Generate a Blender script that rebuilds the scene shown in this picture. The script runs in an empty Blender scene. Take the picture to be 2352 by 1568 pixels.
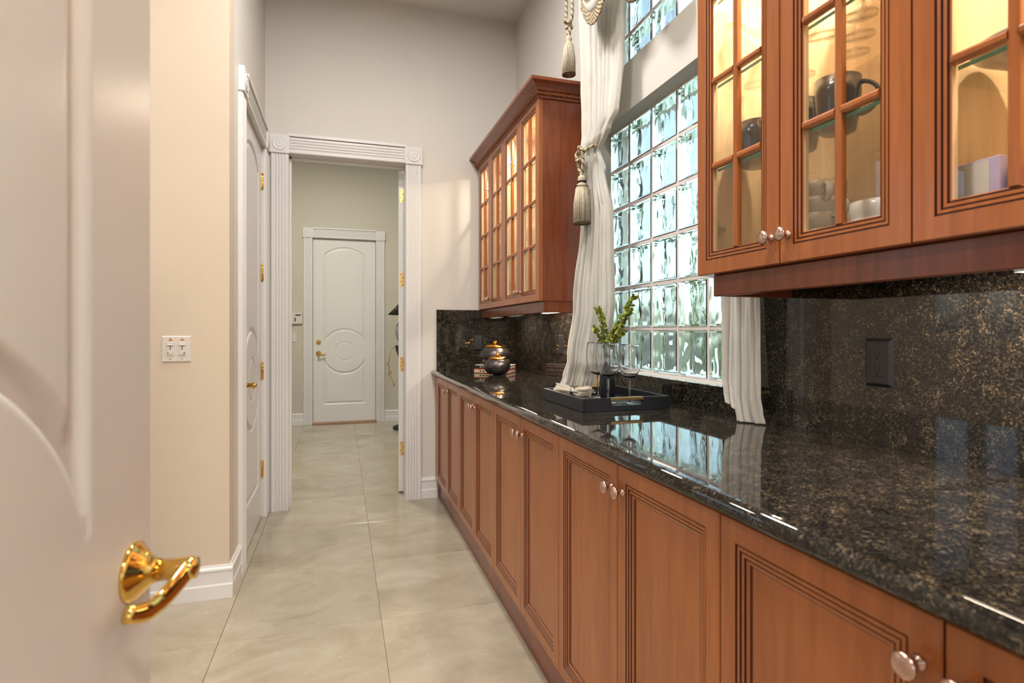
import bpy, bmesh, math, random
from mathutils import Vector, Matrix, noise

# ------------------------------------------------------------------ camera, world, lights
scene = bpy.context.scene
COL = scene.collection
PI = math.pi
random.seed(7)

cam_data = bpy.data.cameras.new('camera')
cam = bpy.data.objects.new('camera', cam_data)
COL.objects.link(cam)
cam.location = (0.0, 0.0, 1.195)
cam.rotation_euler = (PI / 2, 0, -math.radians(17.049))
cam_data.sensor_width = 36.0
cam_data.lens = 19.515
cam_data.shift_y = -24.0 / 2352.0
cam_data.clip_start = 0.05
cam_data.dof.use_dof = True
cam_data.dof.focus_distance = 2.3
cam_data.dof.aperture_fstop = 4.5
scene.camera = cam

scene.view_settings.view_transform = 'Standard'
scene.view_settings.look = 'None'
scene.view_settings.gamma = 1.0
scene.view_settings.use_curve_mapping = False
scene.view_settings.exposure = 0.55
scene.cycles.transparent_max_bounces = 40
scene.cycles.max_bounces = 10
scene.cycles.diffuse_bounces = 2

scene.cycles.glossy_bounces = 3
scene.cycles.transmission_bounces = 10
scene.cycles.adaptive_threshold = 0.08

world = bpy.data.worlds.new('world')
scene.world = world
world.use_nodes = True
wn = world.node_tree
wn.nodes.clear()
w_out = wn.nodes.new('ShaderNodeOutputWorld')
w_bg = wn.nodes.new('ShaderNodeBackground')
w_sky = wn.nodes.new('ShaderNodeTexSky')
w_sky.sky_type = 'NISHITA'
w_sky.sun_disc = False
w_sky.sun_elevation = math.radians(62)
w_sky.sun_rotation = math.radians(180)
w_sky.air_density = 1.0
w_sky.dust_density = 3.0
w_hs = wn.nodes.new('ShaderNodeHueSaturation')
w_hs.inputs['Saturation'].default_value = 0.65
wn.links.new(w_sky.outputs['Color'], w_hs.inputs['Color'])
wn.links.new(w_hs.outputs['Color'], w_bg.inputs['Color'])
w_bg.inputs['Strength'].default_value = 0.36
wn.links.new(w_bg.outputs['Background'], w_out.inputs['Surface'])


def add_light(name, kind, loc, energy, color, size=0.3, rot=(0, 0, 0), shape='DISK', spread=None, size_y=None):
    l = bpy.data.lights.new(name, kind)
    l.energy = energy
    l.color = color
    if kind == 'AREA':
        l.shape = shape
        l.size = size
        if size_y:
            l.size_y = size_y
        if spread:
            l.spread = spread
    elif kind == 'POINT':
        l.shadow_soft_size = size
    elif kind == 'SUN':
        l.angle = size
    o = bpy.data.objects.new(name, l)
    COL.objects.link(o)
    o.location = loc
    o.rotation_euler = rot
    return o


NEUTRAL = (1.0, 0.965, 0.93)
WARM = (1.0, 0.83, 0.64)
LAMP = (1.0, 0.84, 0.64)
# the sun stands high behind the house and only reaches the garden
add_light('sun', 'SUN', (0, -4, 8), 2.2, (1.0, 0.95, 0.86), size=0.02, rot=(math.radians(28), 0, 0))

# ------------------------------------------------------------------ node materials
MATS = {}


def new_mat(name):
    m = bpy.data.materials.new(name)
    m.use_nodes = True
    nt = m.node_tree
    b = nt.nodes['Principled BSDF']
    MATS[name] = m
    return m, nt, b


def srgb(r, g, b):
    def f(c):
        c /= 255.0
        return c / 12.92 if c <= 0.04045 else ((c + 0.055) / 1.055) ** 2.4
    return (f(r), f(g), f(b), 1.0)


def N(nt, t, **kw):
    n = nt.nodes.new(t)
    for k, v in kw.items():
        setattr(n, k, v)
    return n


def ramp(nt, stops):
    n = nt.nodes.new('ShaderNodeValToRGB')
    els = n.color_ramp.elements
    while len(els) > 1:
        els.remove(els[-1])
    els[0].position, els[0].color = stops[0]
    for p, c in stops[1:]:
        e = els.new(p)
        e.color = c
    return n


def mapped(nt, scale=(1, 1, 1), source='Object', rnd=0.0):
    tc = N(nt, 'ShaderNodeTexCoord')
    mp = N(nt, 'ShaderNodeMapping')
    mp.inputs['Scale'].default_value = scale
    nt.links.new(tc.outputs[source], mp.inputs['Vector'])
    if rnd:
        oi = N(nt, 'ShaderNodeObjectInfo')
        mul = N(nt, 'ShaderNodeVectorMath', operation='SCALE')
        comb = N(nt, 'ShaderNodeCombineXYZ')
        for i in range(3):
            nt.links.new(oi.outputs['Random'], comb.inputs[i])
        nt.links.new(comb.outputs[0], mul.inputs[0])
        mul.inputs['Scale'].default_value = rnd
        nt.links.new(mul.outputs[0], mp.inputs['Location'])
    return mp.outputs['Vector']


def bump(nt, b, height, strength, dist=0.01):
    bp = N(nt, 'ShaderNodeBump')
    bp.inputs['Strength'].default_value = strength
    bp.inputs['Distance'].default_value = dist
    nt.links.new(height, bp.inputs['Height'])
    nt.links.new(bp.outputs['Normal'], b.inputs['Normal'])


def mix_rgb(nt, fac, a, c, blend='MIX'):
    m = N(nt, 'ShaderNodeMix', data_type='RGBA', blend_type=blend)
    for sock, val in ((0, fac), (6, a), (7, c)):
        if hasattr(val, 'links'):
            nt.links.new(val, m.inputs[sock])
        else:
            m.inputs[sock].default_value = val
    return m.outputs[2]


def plain(name, color, rough=0.5, metal=0.0, coat=0.0, noise_scale=None, noise_amt=0.06, bump_amt=0.0, bump_scale=60):
    m, nt, b = new_mat(name)
    b.inputs['Roughness'].default_value = rough
    b.inputs['Metallic'].default_value = metal
    if coat:
        b.inputs['Coat Weight'].default_value = coat
        b.inputs['Coat Roughness'].default_value = 0.08
    v = mapped(nt)
    n = N(nt, 'ShaderNodeTexNoise')
    n.inputs['Scale'].default_value = noise_scale or 3.0
    n.inputs['Detail'].default_value = 4
    nt.links.new(v, n.inputs['Vector'])
    lo = tuple(c * (1 - noise_amt) for c in color[:3]) + (1,)
    hi = tuple(min(1, c * (1 + noise_amt)) for c in color[:3]) + (1,)
    r = ramp(nt, [(0.3, lo), (0.7, hi)])
    nt.links.new(n.outputs['Fac'], r.inputs['Fac'])
    nt.links.new(r.outputs['Color'], b.inputs['Base Color'])
    if bump_amt:
        n2 = N(nt, 'ShaderNodeTexNoise')
        n2.inputs['Scale'].default_value = bump_scale
        nt.links.new(v, n2.inputs['Vector'])
        bump(nt, b, n2.outputs['Fac'], bump_amt)
    return m


def wood(name, dark, mid, light, rough=0.28, grain=(18, 18, 1.6), coat=0.25):
    m, nt, b = new_mat(name)
    v = mapped(nt, grain, rnd=9.0)
    n = N(nt, 'ShaderNodeTexNoise')
    n.inputs['Scale'].default_value = 3.0
    n.inputs['Detail'].default_value = 8
    n.inputs['Roughness'].default_value = 0.55
    nt.links.new(v, n.inputs['Vector'])
    r = ramp(nt, [(0.25, dark), (0.5, mid), (0.78, light)])
    nt.links.new(n.outputs['Fac'], r.inputs['Fac'])
    v2 = mapped(nt, (3, 3, 1.3), rnd=4.0)
    n2 = N(nt, 'ShaderNodeTexNoise')
    n2.inputs['Scale'].default_value = 1.6
    nt.links.new(v2, n2.inputs['Vector'])
    r2 = ramp(nt, [(0.3, (0.86, 0.83, 0.8, 1)), (0.7, (1.06, 1.05, 1.04, 1))])
    nt.links.new(n2.outputs['Fac'], r2.inputs['Fac'])
    c = mix_rgb(nt, 1.0, r.outputs['Color'], r2.outputs['Color'], 'MULTIPLY')
    nt.links.new(c, b.inputs['Base Color'])
    b.inputs['Roughness'].default_value = rough
    b.inputs['Coat Weight'].default_value = coat
    b.inputs['Coat Roughness'].default_value = 0.12
    return m


def granite(name):
    m, nt, b = new_mat(name)
    v = mapped(nt)
    dn = N(nt, 'ShaderNodeTexNoise')
    dn.inputs['Scale'].default_value = 70
    nt.links.new(v, dn.inputs['Vector'])
    add = N(nt, 'ShaderNodeVectorMath', operation='MULTIPLY_ADD')
    nt.links.new(dn.outputs['Color'], add.inputs[0])
    add.inputs[1].default_value = (0.012, 0.012, 0.012)
    nt.links.new(v, add.inputs[2])
    vo = N(nt, 'ShaderNodeTexVoronoi')
    vo.inputs['Scale'].default_value = 300
    nt.links.new(add.outputs[0], vo.inputs['Vector'])
    sep = N(nt, 'ShaderNodeSeparateColor')
    nt.links.new(vo.outputs['Color'], sep.inputs[0])
    big = N(nt, 'ShaderNodeTexNoise')
    big.inputs['Scale'].default_value = 26
    big.inputs['Detail'].default_value = 5
    nt.links.new(v, big.inputs['Vector'])
    ma = N(nt, 'ShaderNodeMath', operation='MULTIPLY_ADD')
    nt.links.new(big.outputs['Fac'], ma.inputs[0])
    ma.inputs[1].default_value = 0.9
    ma.inputs[2].default_value = -0.45
    sm = N(nt, 'ShaderNodeMath', operation='ADD')
    nt.links.new(sep.outputs[0], sm.inputs[0])
    nt.links.new(ma.outputs[0], sm.inputs[1])
    r = ramp(nt, [(0.0, srgb(20, 19, 19)), (0.45, srgb(32, 30, 29)), (0.68, srgb(50, 46, 40)),
                  (0.86, srgb(64, 57, 47)), (0.95, srgb(86, 74, 58)), (1.0, srgb(108, 95, 77))])
    nt.links.new(sm.outputs[0], r.inputs['Fac'])
    nt.links.new(r.outputs['Color'], b.inputs['Base Color'])
    b.inputs['Roughness'].default_value = 0.035
    b.inputs['IOR'].default_value = 1.55
    return m


def travertine(name):
    m, nt, b = new_mat(name)
    v = mapped(nt, (1.0, 1.35, 1.0), rnd=40.0)
    n = N(nt, 'ShaderNodeTexNoise')
    n.inputs['Scale'].default_value = 3.2
    n.inputs['Detail'].default_value = 9
    n.inputs['Roughness'].default_value = 0.62
    n.inputs['Distortion'].default_value = 0.6
    nt.links.new(v, n.inputs['Vector'])
    r = ramp(nt, [(0.22, srgb(156, 143, 122)), (0.42, srgb(177, 165, 144)), (0.6, srgb(188, 177, 157)), (0.82, srgb(202, 192, 174))])
    nt.links.new(n.outputs['Fac'], r.inputs['Fac'])
    # small pale fossils and filled pits
    n2 = N(nt, 'ShaderNodeTexNoise')
    n2.inputs['Scale'].default_value = 34
    n2.inputs['Detail'].default_value = 3
    nt.links.new(v, n2.inputs['Vector'])
    r2 = ramp(nt, [(0.66, (0, 0, 0, 1)), (0.8, (0.8, 0.8, 0.8, 1))])
    nt.links.new(n2.outputs['Fac'], r2.inputs['Fac'])
    c = mix_rgb(nt, r2.outputs['Color'], r.outputs['Color'], srgb(216, 206, 190))
    n3 = N(nt, 'ShaderNodeTexNoise')
    n3.inputs['Scale'].default_value = 1.5
    n3.inputs['Detail'].default_value = 5
    nt.links.new(v, n3.inputs['Vector'])
    r3 = ramp(nt, [(0.55, (1, 1, 1, 1)), (0.72, (0.82, 0.80, 0.76, 1))])
    nt.links.new(n3.outputs['Fac'], r3.inputs['Fac'])
    c = mix_rgb(nt, 1.0, c, r3.outputs['Color'], 'MULTIPLY')
    oi = N(nt, 'ShaderNodeObjectInfo')
    r4 = ramp(nt, [(0.0, (0.88, 0.88, 0.88, 1)), (1.0, (0.98, 0.98, 0.98, 1))])
    nt.links.new(oi.outputs['Random'], r4.inputs['Fac'])
    c = mix_rgb(nt, 1.0, c, r4.outputs['Color'], 'MULTIPLY')
    nt.links.new(c, b.inputs['Base Color'])
    b.inputs['Roughness'].default_value = 0.16
    return m


def thin_glass(name, tint=(1, 1, 1, 1), ior=1.45):
    m, nt, b = new_mat(name)
    nt.nodes.remove(b)
    out = nt.nodes['Material Output']
    tr = N(nt, 'ShaderNodeBsdfTransparent')
    tr.inputs['Color'].default_value = tint
    gl = N(nt, 'ShaderNodeBsdfGlossy')
    gl.inputs['Roughness'].default_value = 0.0
    lw = N(nt, 'ShaderNodeLayerWeight')
    pw = N(nt, 'ShaderNodeMath', operation='POWER')
    pw.inputs[1].default_value = 5.0
    nt.links.new(lw.outputs['Facing'], pw.inputs[0])
    fr = N(nt, 'ShaderNodeMath', operation='MULTIPLY_ADD')
    f0 = ((ior - 1) / (ior + 1)) ** 2
    fr.inputs[1].default_value = 1 - f0
    fr.inputs[2].default_value = f0
    nt.links.new(pw.outputs[0], fr.inputs[0])
    mx = N(nt, 'ShaderNodeMixShader')
    nt.links.new(fr.outputs[0], mx.inputs[0])
    nt.links.new(tr.outputs[0], mx.inputs[1])
    nt.links.new(gl.outputs[0], mx.inputs[2])
    nt.links.new(mx.outputs[0], out.inputs['Surface'])
    return m


def real_glass(name, color=(1, 1, 1, 1), rough=0.0, ior=1.5):
    m, nt, b = new_mat(name)
    nt.nodes.remove(b)
    out = nt.nodes['Material Output']
    g = N(nt, 'ShaderNodeBsdfGlass')
    g.inputs['Color'].default_value = color
    g.inputs['Roughness'].default_value = rough
    g.inputs['IOR'].default_value = ior
    nt.links.new(g.outputs[0], out.inputs['Surface'])
    return m


def fabric(name, color, trans=0.35):
    m, nt, b = new_mat(name)
    out = nt.nodes['Material Output']
    v = mapped(nt, (1, 1, 1))
    n = N(nt, 'ShaderNodeTexNoise')
    n.inputs['Scale'].default_value = 9
    n.inputs['Detail'].default_value = 6
    nt.links.new(v, n.inputs['Vector'])
    lo = tuple(c * 0.92 for c in color[:3]) + (1,)
    r = ramp(nt, [(0.3, lo), (0.6, color)])
    nt.links.new(n.outputs['Fac'], r.inputs['Fac'])
    nt.links.new(r.outputs['Color'], b.inputs['Base Color'])
    b.inputs['Roughness'].default_value = 0.75
    b.inputs['Sheen Weight'].default_value = 0.25
    n2 = N(nt, 'ShaderNodeTexNoise')
    n2.inputs['Scale'].default_value = 28
    n2.inputs['Detail'].default_value = 4
    nt.links.new(v, n2.inputs['Vector'])
    bump(nt, b, n2.outputs['Fac'], 0.35, 0.006)
    t = N(nt, 'ShaderNodeBsdfTranslucent')
    nt.links.new(r.outputs['Color'], t.inputs['Color'])
    mx = N(nt, 'ShaderNodeMixShader')
    mx.inputs[0].default_value = trans
    nt.links.new(b.outputs[0], mx.inputs[1])
    nt.links.new(t.outputs[0], mx.inputs[2])
    nt.links.new(mx.outputs[0], out.inputs['Surface'])
    return m


def emissive(name, color, strength):
    m, nt, b = new_mat(name)
    b.inputs['Base Color'].default_value = color
    b.inputs['Emission Color'].default_value = color
    b.inputs['Emission Strength'].default_value = strength
    return m


plain('wall_paint', srgb(226, 221, 213), rough=0.55, noise_scale=1.5, noise_amt=0.015, bump_amt=0.06, bump_scale=220)
plain('wall_paint_lamplit', srgb(222, 206, 186), rough=0.5, noise_scale=1.5, noise_amt=0.015, bump_amt=0.06, bump_scale=220)  # warm lamplight is put into this wall colour
plain('hall_paint', srgb(208, 203, 188), rough=0.55, noise_scale=1.5, noise_amt=0.02)
plain('ceiling_paint', srgb(232, 228, 220), rough=0.7, noise_amt=0.01)
plain('trim_paint', srgb(236, 234, 232), rough=0.3, noise_amt=0.012)
plain('door_paint', srgb(237, 235, 232), rough=0.27, noise_amt=0.012)
wood('cherry', srgb(158, 88, 42), srgb(172, 99, 49), srgb(184, 111, 58), coat=0.12)
wood('cherry_dark', srgb(114, 56, 31), srgb(132, 68, 39), srgb(144, 78, 46), coat=0.15)
plain('glaze', srgb(82, 38, 24), rough=0.4, noise_amt=0.15)
wood('toe_wood', srgb(104, 42, 30), srgb(132, 58, 42), srgb(154, 76, 56), grain=(6, 2, 6), rough=0.3)
wood('maple', srgb(216, 184, 142), srgb(227, 198, 158), srgb(234, 208, 172), rough=0.35, coat=0.1)
granite('granite')
travertine('travertine')
plain('grout', srgb(150, 140, 122), rough=0.9)
plain('mortar', srgb(240, 228, 222), rough=0.85, noise_scale=30)
real_glass('block_glass', (0.918, 0.977, 0.967, 1))
real_glass('clear_glass', (0.99, 0.99, 0.99, 1))
thin_glass('pane_glass', (0.98, 0.98, 0.97, 1))
thin_glass('shelf_glass', (0.975, 0.985, 0.978, 1), ior=1.35)
thin_glass('thin_ware', (0.955, 0.955, 0.955, 1), ior=1.8)
plain('shelf_edge', srgb(82, 128, 104), rough=0.1, noise_scale=20)
plain('brass', srgb(228, 188, 104), rough=0.1, metal=1.0, noise_amt=0.04)
plain('brass_satin', srgb(226, 186, 120), rough=0.3, metal=1.0, noise_amt=0.04)
plain('knob_metal', srgb(206, 172, 156), rough=0.24, metal=1.0, noise_amt=0.03)
plain('steel', srgb(190, 188, 184), rough=0.25, metal=1.0)
plain('plastic_white', srgb(228, 220, 212), rough=0.35, noise_amt=0.01)
plain('plastic_black', srgb(36, 36, 39), rough=0.35, noise_amt=0.05)
plain('black_paint', srgb(34, 35, 40), rough=0.45, noise_amt=0.08)
plain('vase_black', srgb(36, 36, 48), rough=0.5)
plain('hole_dark', srgb(20, 14, 12), rough=0.8)
plain('hole_red', srgb(110, 40, 24), rough=0.8)
plain('pewter', srgb(92, 86, 84), rough=0.34, metal=0.85, noise_scale=14, noise_amt=0.2, bump_amt=0.12, bump_scale=30)
plain('gold', srgb(224, 158, 62), rough=0.22, metal=1.0, noise_scale=30, noise_amt=0.15, bump_amt=0.2, bump_scale=50)
plain('ceramic_white', srgb(232, 226, 214), rough=0.18, coat=0.3)
plain('mug_black', srgb(44, 42, 44), rough=0.22, coat=0.3)
plain('board_dark', srgb(112, 104, 84), rough=0.6, noise_scale=20, noise_amt=0.15)
plain('paper', srgb(226, 220, 208), rough=0.8, noise_scale=200, noise_amt=0.05)
plain('book_black', srgb(28, 26, 26), rough=0.5)
plain('book_red', srgb(176, 48, 36), rough=0.5)
plain('book_cream', srgb(214, 196, 160), rough=0.6)
plain('plate_grey', srgb(190, 182, 170), rough=0.3, noise_scale=40, noise_amt=0.25)
plain('lilac', srgb(206, 190, 226), rough=0.4, noise_scale=8)
plain('blue_card', srgb(96, 130, 206), rough=0.4, noise_scale=8, noise_amt=0.15)
fabric('curtain_cloth', srgb(251, 247, 238), 0.38)
fabric('napkin_cloth', srgb(208, 194, 174), 0.1)
plain('tassel_thread', srgb(200, 188, 164), rough=0.8, noise_scale=120, noise_amt=0.18)
plain('tassel_dark', srgb(112, 96, 70), rough=0.85, noise_scale=120, noise_amt=0.3)
plain('cord_pale', srgb(206, 192, 164), rough=0.75, noise_amt=0.1)
plain('cord_dark', srgb(128, 104, 72), rough=0.75, noise_amt=0.1)
plain('lining_gold', srgb(206, 158, 70), rough=0.7, noise_amt=0.15)
plain('leaf', srgb(168, 174, 64), rough=0.45, noise_scale=60, noise_amt=0.35)
plain('leaf_shaded', srgb(104, 126, 52), rough=0.45, noise_scale=60, noise_amt=0.3)  # darker copy of the leaf colour, stands for shaded leaves
plain('stem', srgb(78, 84, 50), rough=0.6)
plain('garden_leaf', srgb(88, 122, 66), rough=0.6, noise_scale=5, noise_amt=0.5)
plain('garden_ground', srgb(196, 206, 196), rough=0.9, noise_amt=0.1)
plain('lamp_body', srgb(150, 150, 156), rough=0.3)
plain('threshold_wood', srgb(168, 130, 96), rough=0.45)
plain('glue', srgb(204, 140, 70), rough=0.8, noise_scale=200, noise_amt=0.3)
plain('screen_dark', srgb(24, 30, 34), rough=0.2)
plain('screen_blue', srgb(70, 120, 150), rough=0.3)
plain('frame_white', srgb(224, 222, 218), rough=0.4)
emissive('diffuser', (1.0, 0.93, 0.84, 1), 4.0)
emissive('puck', (1.0, 0.75, 0.45, 1), 5.0)


def lampshade_mat():
    m, nt, b = new_mat('shade_pattern')
    v = mapped(nt, (1, 1, 1))
    vo = N(nt, 'ShaderNodeTexVoronoi')
    vo.inputs['Scale'].default_value = 26
    nt.links.new(v, vo.inputs['Vector'])
    r = ramp(nt, [(0.25, srgb(150, 140, 100)), (0.4, srgb(22, 24, 22))])
    nt.links.new(vo.outputs['Distance'], r.inputs['Fac'])
    nt.links.new(r.outputs['Color'], b.inputs['Base Color'])
    b.inputs['Roughness'].default_value = 0.8


lampshade_mat()

# ------------------------------------------------------------------ mesh helpers


class MB:
    """collects faces with material names and turns them into one mesh object"""

    def __init__(self):
        self.v, self.f, self.m, self.s = [], [], [], []

    def add(self, verts, faces, mat=0, smooth=False, M=None):
        o = len(self.v)
        for p in verts:
            p = Vector(p)
            if M is not None:
                p = M @ p
            self.v.append(tuple(p))
        for f in faces:
            self.f.append(tuple(i + o for i in f))
            self.m.append(mat)
            self.s.append(smooth)
        return self

    def box(self, x0, x1, y0, y1, z0, z1, mat=0, M=None, bev=0.0):
        if bev > 0:
            b = bev
            xs, ys, zs = (x0, x1), (y0, y1), (z0, z1)
            V, idx = [], {}
            for i in (0, 1):
                for j in (0, 1):
                    for k in (0, 1):
                        sx, sy, sz = (1 - 2 * i) * b, (1 - 2 * j) * b, (1 - 2 * k) * b
                        for a in range(3):
                            p = [xs[i] + sx, ys[j] + sy, zs[k] + sz]
                            p[a] = (xs[i], ys[j], zs[k])[a]
                            idx[(i, j, k, a)] = len(V)
                            V.append(p)
            F = []
            for i in (0, 1):
                F.append([idx[(i, 0, 0, 0)], idx[(i, 1, 0, 0)], idx[(i, 1, 1, 0)], idx[(i, 0, 1, 0)]][::(1 if i else -1)])
                F.append([idx[(0, i, 0, 1)], idx[(1, i, 0, 1)], idx[(1, i, 1, 1)], idx[(0, i, 1, 1)]][::(-1 if i else 1)])
                F.append([idx[(0, 0, i, 2)], idx[(1, 0, i, 2)], idx[(1, 1, i, 2)], idx[(0, 1, i, 2)]][::(1 if i else -1)])
            for i in (0, 1):
                for j in (0, 1):
                    F.append([idx[(i, j, 0, 0)], idx[(i, j, 1, 0)], idx[(i, j, 1, 1)], idx[(i, j, 0, 1)]][::(1 if i == j else -1)])
                    F.append([idx[(i, 0, j, 0)], idx[(i, 1, j, 0)], idx[(i, 1, j, 2)], idx[(i, 0, j, 2)]][::(-1 if i == j else 1)])
                    F.append([idx[(0, i, j, 1)], idx[(1, i, j, 1)], idx[(1, i, j, 2)], idx[(0, i, j, 2)]][::(1 if i == j else -1)])
            for i in (0, 1):
                for j in (0, 1):
                    for k in (0, 1):
                        t = [idx[(i, j, k, a)] for a in range(3)]
                        F.append(t if (i + j + k) % 2 else t[::-1])
            return self.add(V, F, mat, False, M)
        V = [(x0, y0, z0), (x1, y0, z0), (x1, y1, z0), (x0, y1, z0), (x0, y0, z1), (x1, y0, z1), (x1, y1, z1), (x0, y1, z1)]
        F = [(3, 2, 1, 0), (4, 5, 6, 7), (0, 1, 5, 4), (1, 2, 6, 5), (2, 3, 7, 6), (3, 0, 4, 7)]
        return self.add(V, F, mat, False, M)

    def lathe(self, prof, seg=32, mat=0, M=None, smooth=True, wob=None, cap=True):
        V, F = [], []
        for j, (r, z) in enumerate(prof):
            for i in range(seg):
                a = 2 * PI * i / seg
                rr = r if wob is None else r * (1 + wob(a, j / (len(prof) - 1)))
                V.append((rr * math.cos(a), rr * math.sin(a), z))
        for j in range(len(prof) - 1):
            for i in range(seg):
                k = (i + 1) % seg
                F.append((j * seg + i, j * seg + k, (j + 1) * seg + k, (j + 1) * seg + i))
        if cap:
            if prof[0][0] > 1e-5:
                F.append(tuple(range(seg))[::-1])
            if prof[-1][0] > 1e-5:
                F.append(tuple((len(prof) - 1) * seg + i for i in range(seg)))
        return self.add(V, F, mat, smooth, M)

    def tube(self, pts, rad, seg=8, mat=0, smooth=True, M=None, flat=None, cap=True, ref=None):
        pts = [Vector(p) for p in pts]
        n = len(pts)
        R = rad if isinstance(rad, (list, tuple)) else [rad] * n
        V, F = [], []
        up = Vector(ref) if ref else None
        for i, p in enumerate(pts):
            t = (pts[min(i + 1, n - 1)] - pts[max(i - 1, 0)]).normalized()
            if up is None:
                up = Vector((0, 0, 1)) if abs(t.z) < 0.9 else Vector((1, 0, 0))
            side = t.cross(up)
            if side.length < 1e-6:
                side = t.cross(Vector((0.3, 1, 0.2)))
            side.normalize()
            up2 = side.cross(t).normalized()
            if not ref:
                up = up2
            fx, fy = (1, 1) if flat is None else flat
            for k in range(seg):
                a = 2 * PI * k / seg
                V.append(p + side * (R[i] * fx * math.cos(a)) + up2 * (R[i] * fy * math.sin(a)))
        for i in range(n - 1):
            for k in range(seg):
                k2 = (k + 1) % seg
                F.append((i * seg + k, (i + 1) * seg + k, (i + 1) * seg + k2, i * seg + k2))
        if cap:
            F.append(tuple(range(seg)))
            F.append(tuple((n - 1) * seg + k for k in range(seg))[::-1])
        return self.add(V, F, mat, smooth, M)

    def prism(self, poly, M, length, mat=0, smooth=False):
        """poly in local xy, extruded along local z by length"""
        n = len(poly)
        V = [(x, y, 0) for x, y in poly] + [(x, y, length) for x, y in poly]
        F = [(i, (i + 1) % n, n + (i + 1) % n, n + i) for i in range(n)]
        F += [tuple(range(n))[::-1], tuple(range(n, 2 * n))]
        return self.add(V, F, mat, smooth, M)

    def grid(self, P, mat=0, smooth=True, closed_u=False, closed_v=False):
        """P[j][i] rows of points"""
        nj, ni = len(P), len(P[0])
        V = [p for row in P for p in row]
        F = []
        for j in range(nj if closed_v else nj - 1):
            for i in range(ni if closed_u else ni - 1):
                i2, j2 = (i + 1) % ni, (j + 1) % nj
                F.append((j * ni + i, j * ni + i2, j2 * ni + i2, j2 * ni + i))
        return self.add(V, F, mat, smooth)

    def mesh(self, name, mats):
        me = bpy.data.meshes.new(name)
        me.from_pydata(self.v, [], self.f)
        if isinstance(mats, str):
            mats = [mats]
        for m in mats:
            me.materials.append(MATS[m])
        me.polygons.foreach_set('material_index', self.m)
        me.polygons.foreach_set('use_smooth', self.s)
        me.update()
        return me

    def build(self, name, mats, parent=None, loc=(0, 0, 0), rot=(0, 0, 0), **props):
        return place(name, self.mesh(name, mats), parent, loc, rot, **props)


def place(name, me, parent=None, loc=(0, 0, 0), rot=(0, 0, 0), **props):
    o = bpy.data.objects.new(name, me)
    COL.objects.link(o)
    o.location = loc
    o.rotation_euler = rot
    if parent is not None:
        o.parent = parent
    for k, v in props.items():
        o[k] = v
    return o


def thing(name, loc=(0, 0, 0), rotz=0.0, **props):
    o = bpy.data.objects.new(name, None)
    COL.objects.link(o)
    o.location = loc
    o.rotation_euler = (0, 0, rotz)
    o.empty_display_size = 0.05
    for k, v in props.items():
        o[k] = v
    return o


def copy_tree(o, parent=None):
    c = o.copy()
    COL.objects.link(c)
    c.parent = parent
    for ch in o.children:
        copy_tree(ch, c)
    return c


def axes(o, x, y, z):
    """matrix with the given local axes and origin"""
    return Matrix(((x[0], y[0], z[0], o[0]), (x[1], y[1], z[1], o[1]), (x[2], y[2], z[2], o[2]), (0, 0, 0, 1)))


def T(x, y, z):
    return Matrix.Translation((x, y, z))


# ------------------------------------------------------------------ layout constants (metres)
YB = 3.99      # back wall of the pantry
XL = -0.485    # short left wall with the closed door
YF = 2.77      # cream wall that steps out on the left
XW = 1.255     # right wall with the glass block window
XS = 1.24      # face of the granite backsplash
ZC = 0.915     # worktop height
CEIL = 3.51
YH = 7.55      # far wall of the hall beyond
WY0, WY1 = 1.60, 2.60          # window along the wall
LZ0, LZ1 = 1.005, 2.205        # lower window
UZ0, UZ1 = 2.43, 3.23          # upper window
XG = 1.33                      # room side of the glass blocks

# ------------------------------------------------------------------ floor with tiles
fl = MB()
fl.box(-4.2, 3.0, -5.2, 8.0, -0.12, -0.006)
floor = fl.build('floor', 'grout', kind='structure', label='pale polished travertine tile floor of the pantry and hall')
TS, GAP = 0.61, 0.0016
tile_me = MB().box(GAP / 2, TS - GAP / 2, GAP / 2, TS - GAP / 2, -0.006, 0.0, bev=0.0008).mesh('tile', 'travertine')
TX0, TY0 = 0.157, 2.36
for i in range(-7, 2):
    for j in range(-13, 10):
        x, y = TX0 + i * TS, TY0 + j * TS
        if x + TS < -2.2 and y < -1 or y > YH + 0.1:
            continue
        if y > 5.2 and (i < -2 or i > 1):
            continue
        if i < -2 and y > YF:
            continue
        place('tile', tile_me, floor, (x, y, 0))

# ------------------------------------------------------------------ walls and ceiling


def wall(name, boxes, mat, label):
    m = MB()
    for b in boxes:
        m.box(*b)
    return m.build(name, mat, kind='structure', label=label)


wall('ceiling', [(-4.2, 1.5, -5.2, 8.0, CEIL, CEIL + 0.12)], 'ceiling_paint', 'high smooth white ceiling over the pantry')
XO = XW + 0.2
wall('wall_right', [
    (XW, XO, -5.2, WY0, 0, CEIL), (XW, XO, WY1, YB + 0.14, 0, CEIL),
    (XW, XO, WY0, WY1, 0, LZ0), (XW, XO, WY0, WY1, LZ1, UZ0), (XW, XO, WY0, WY1, UZ1, CEIL)],
    'wall_paint', 'off white wall holding the glass block window')
DO0, DO1, DZ = -0.338, 0.432, 2.375        # back doorway
wall('wall_back', [
    (XL - 0.3, DO0 - 0.018, YB, YB + 0.14, 0, CEIL), (DO1 + 0.018, XW, YB, YB + 0.14, 0, CEIL),
    (DO0 - 0.018, DO1 + 0.018, YB, YB + 0.14, DZ + 0.018, CEIL)], 'wall_paint', 'off white end wall around the open doorway')
LD0, LD1 = 3.105, 3.885                    # closed door in the left wall
wall('wall_left', [
    (XL - 0.12, XL, YF + 0.12, LD0 - 0.015, 0, CEIL), (XL - 0.12, XL, LD1 + 0.015, YB, 0, CEIL),
    (XL - 0.12, XL, LD0 - 0.015, LD1 + 0.015, DZ + 0.015, CEIL)], 'wall_paint', 'short off white wall with the closed white door')
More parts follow.
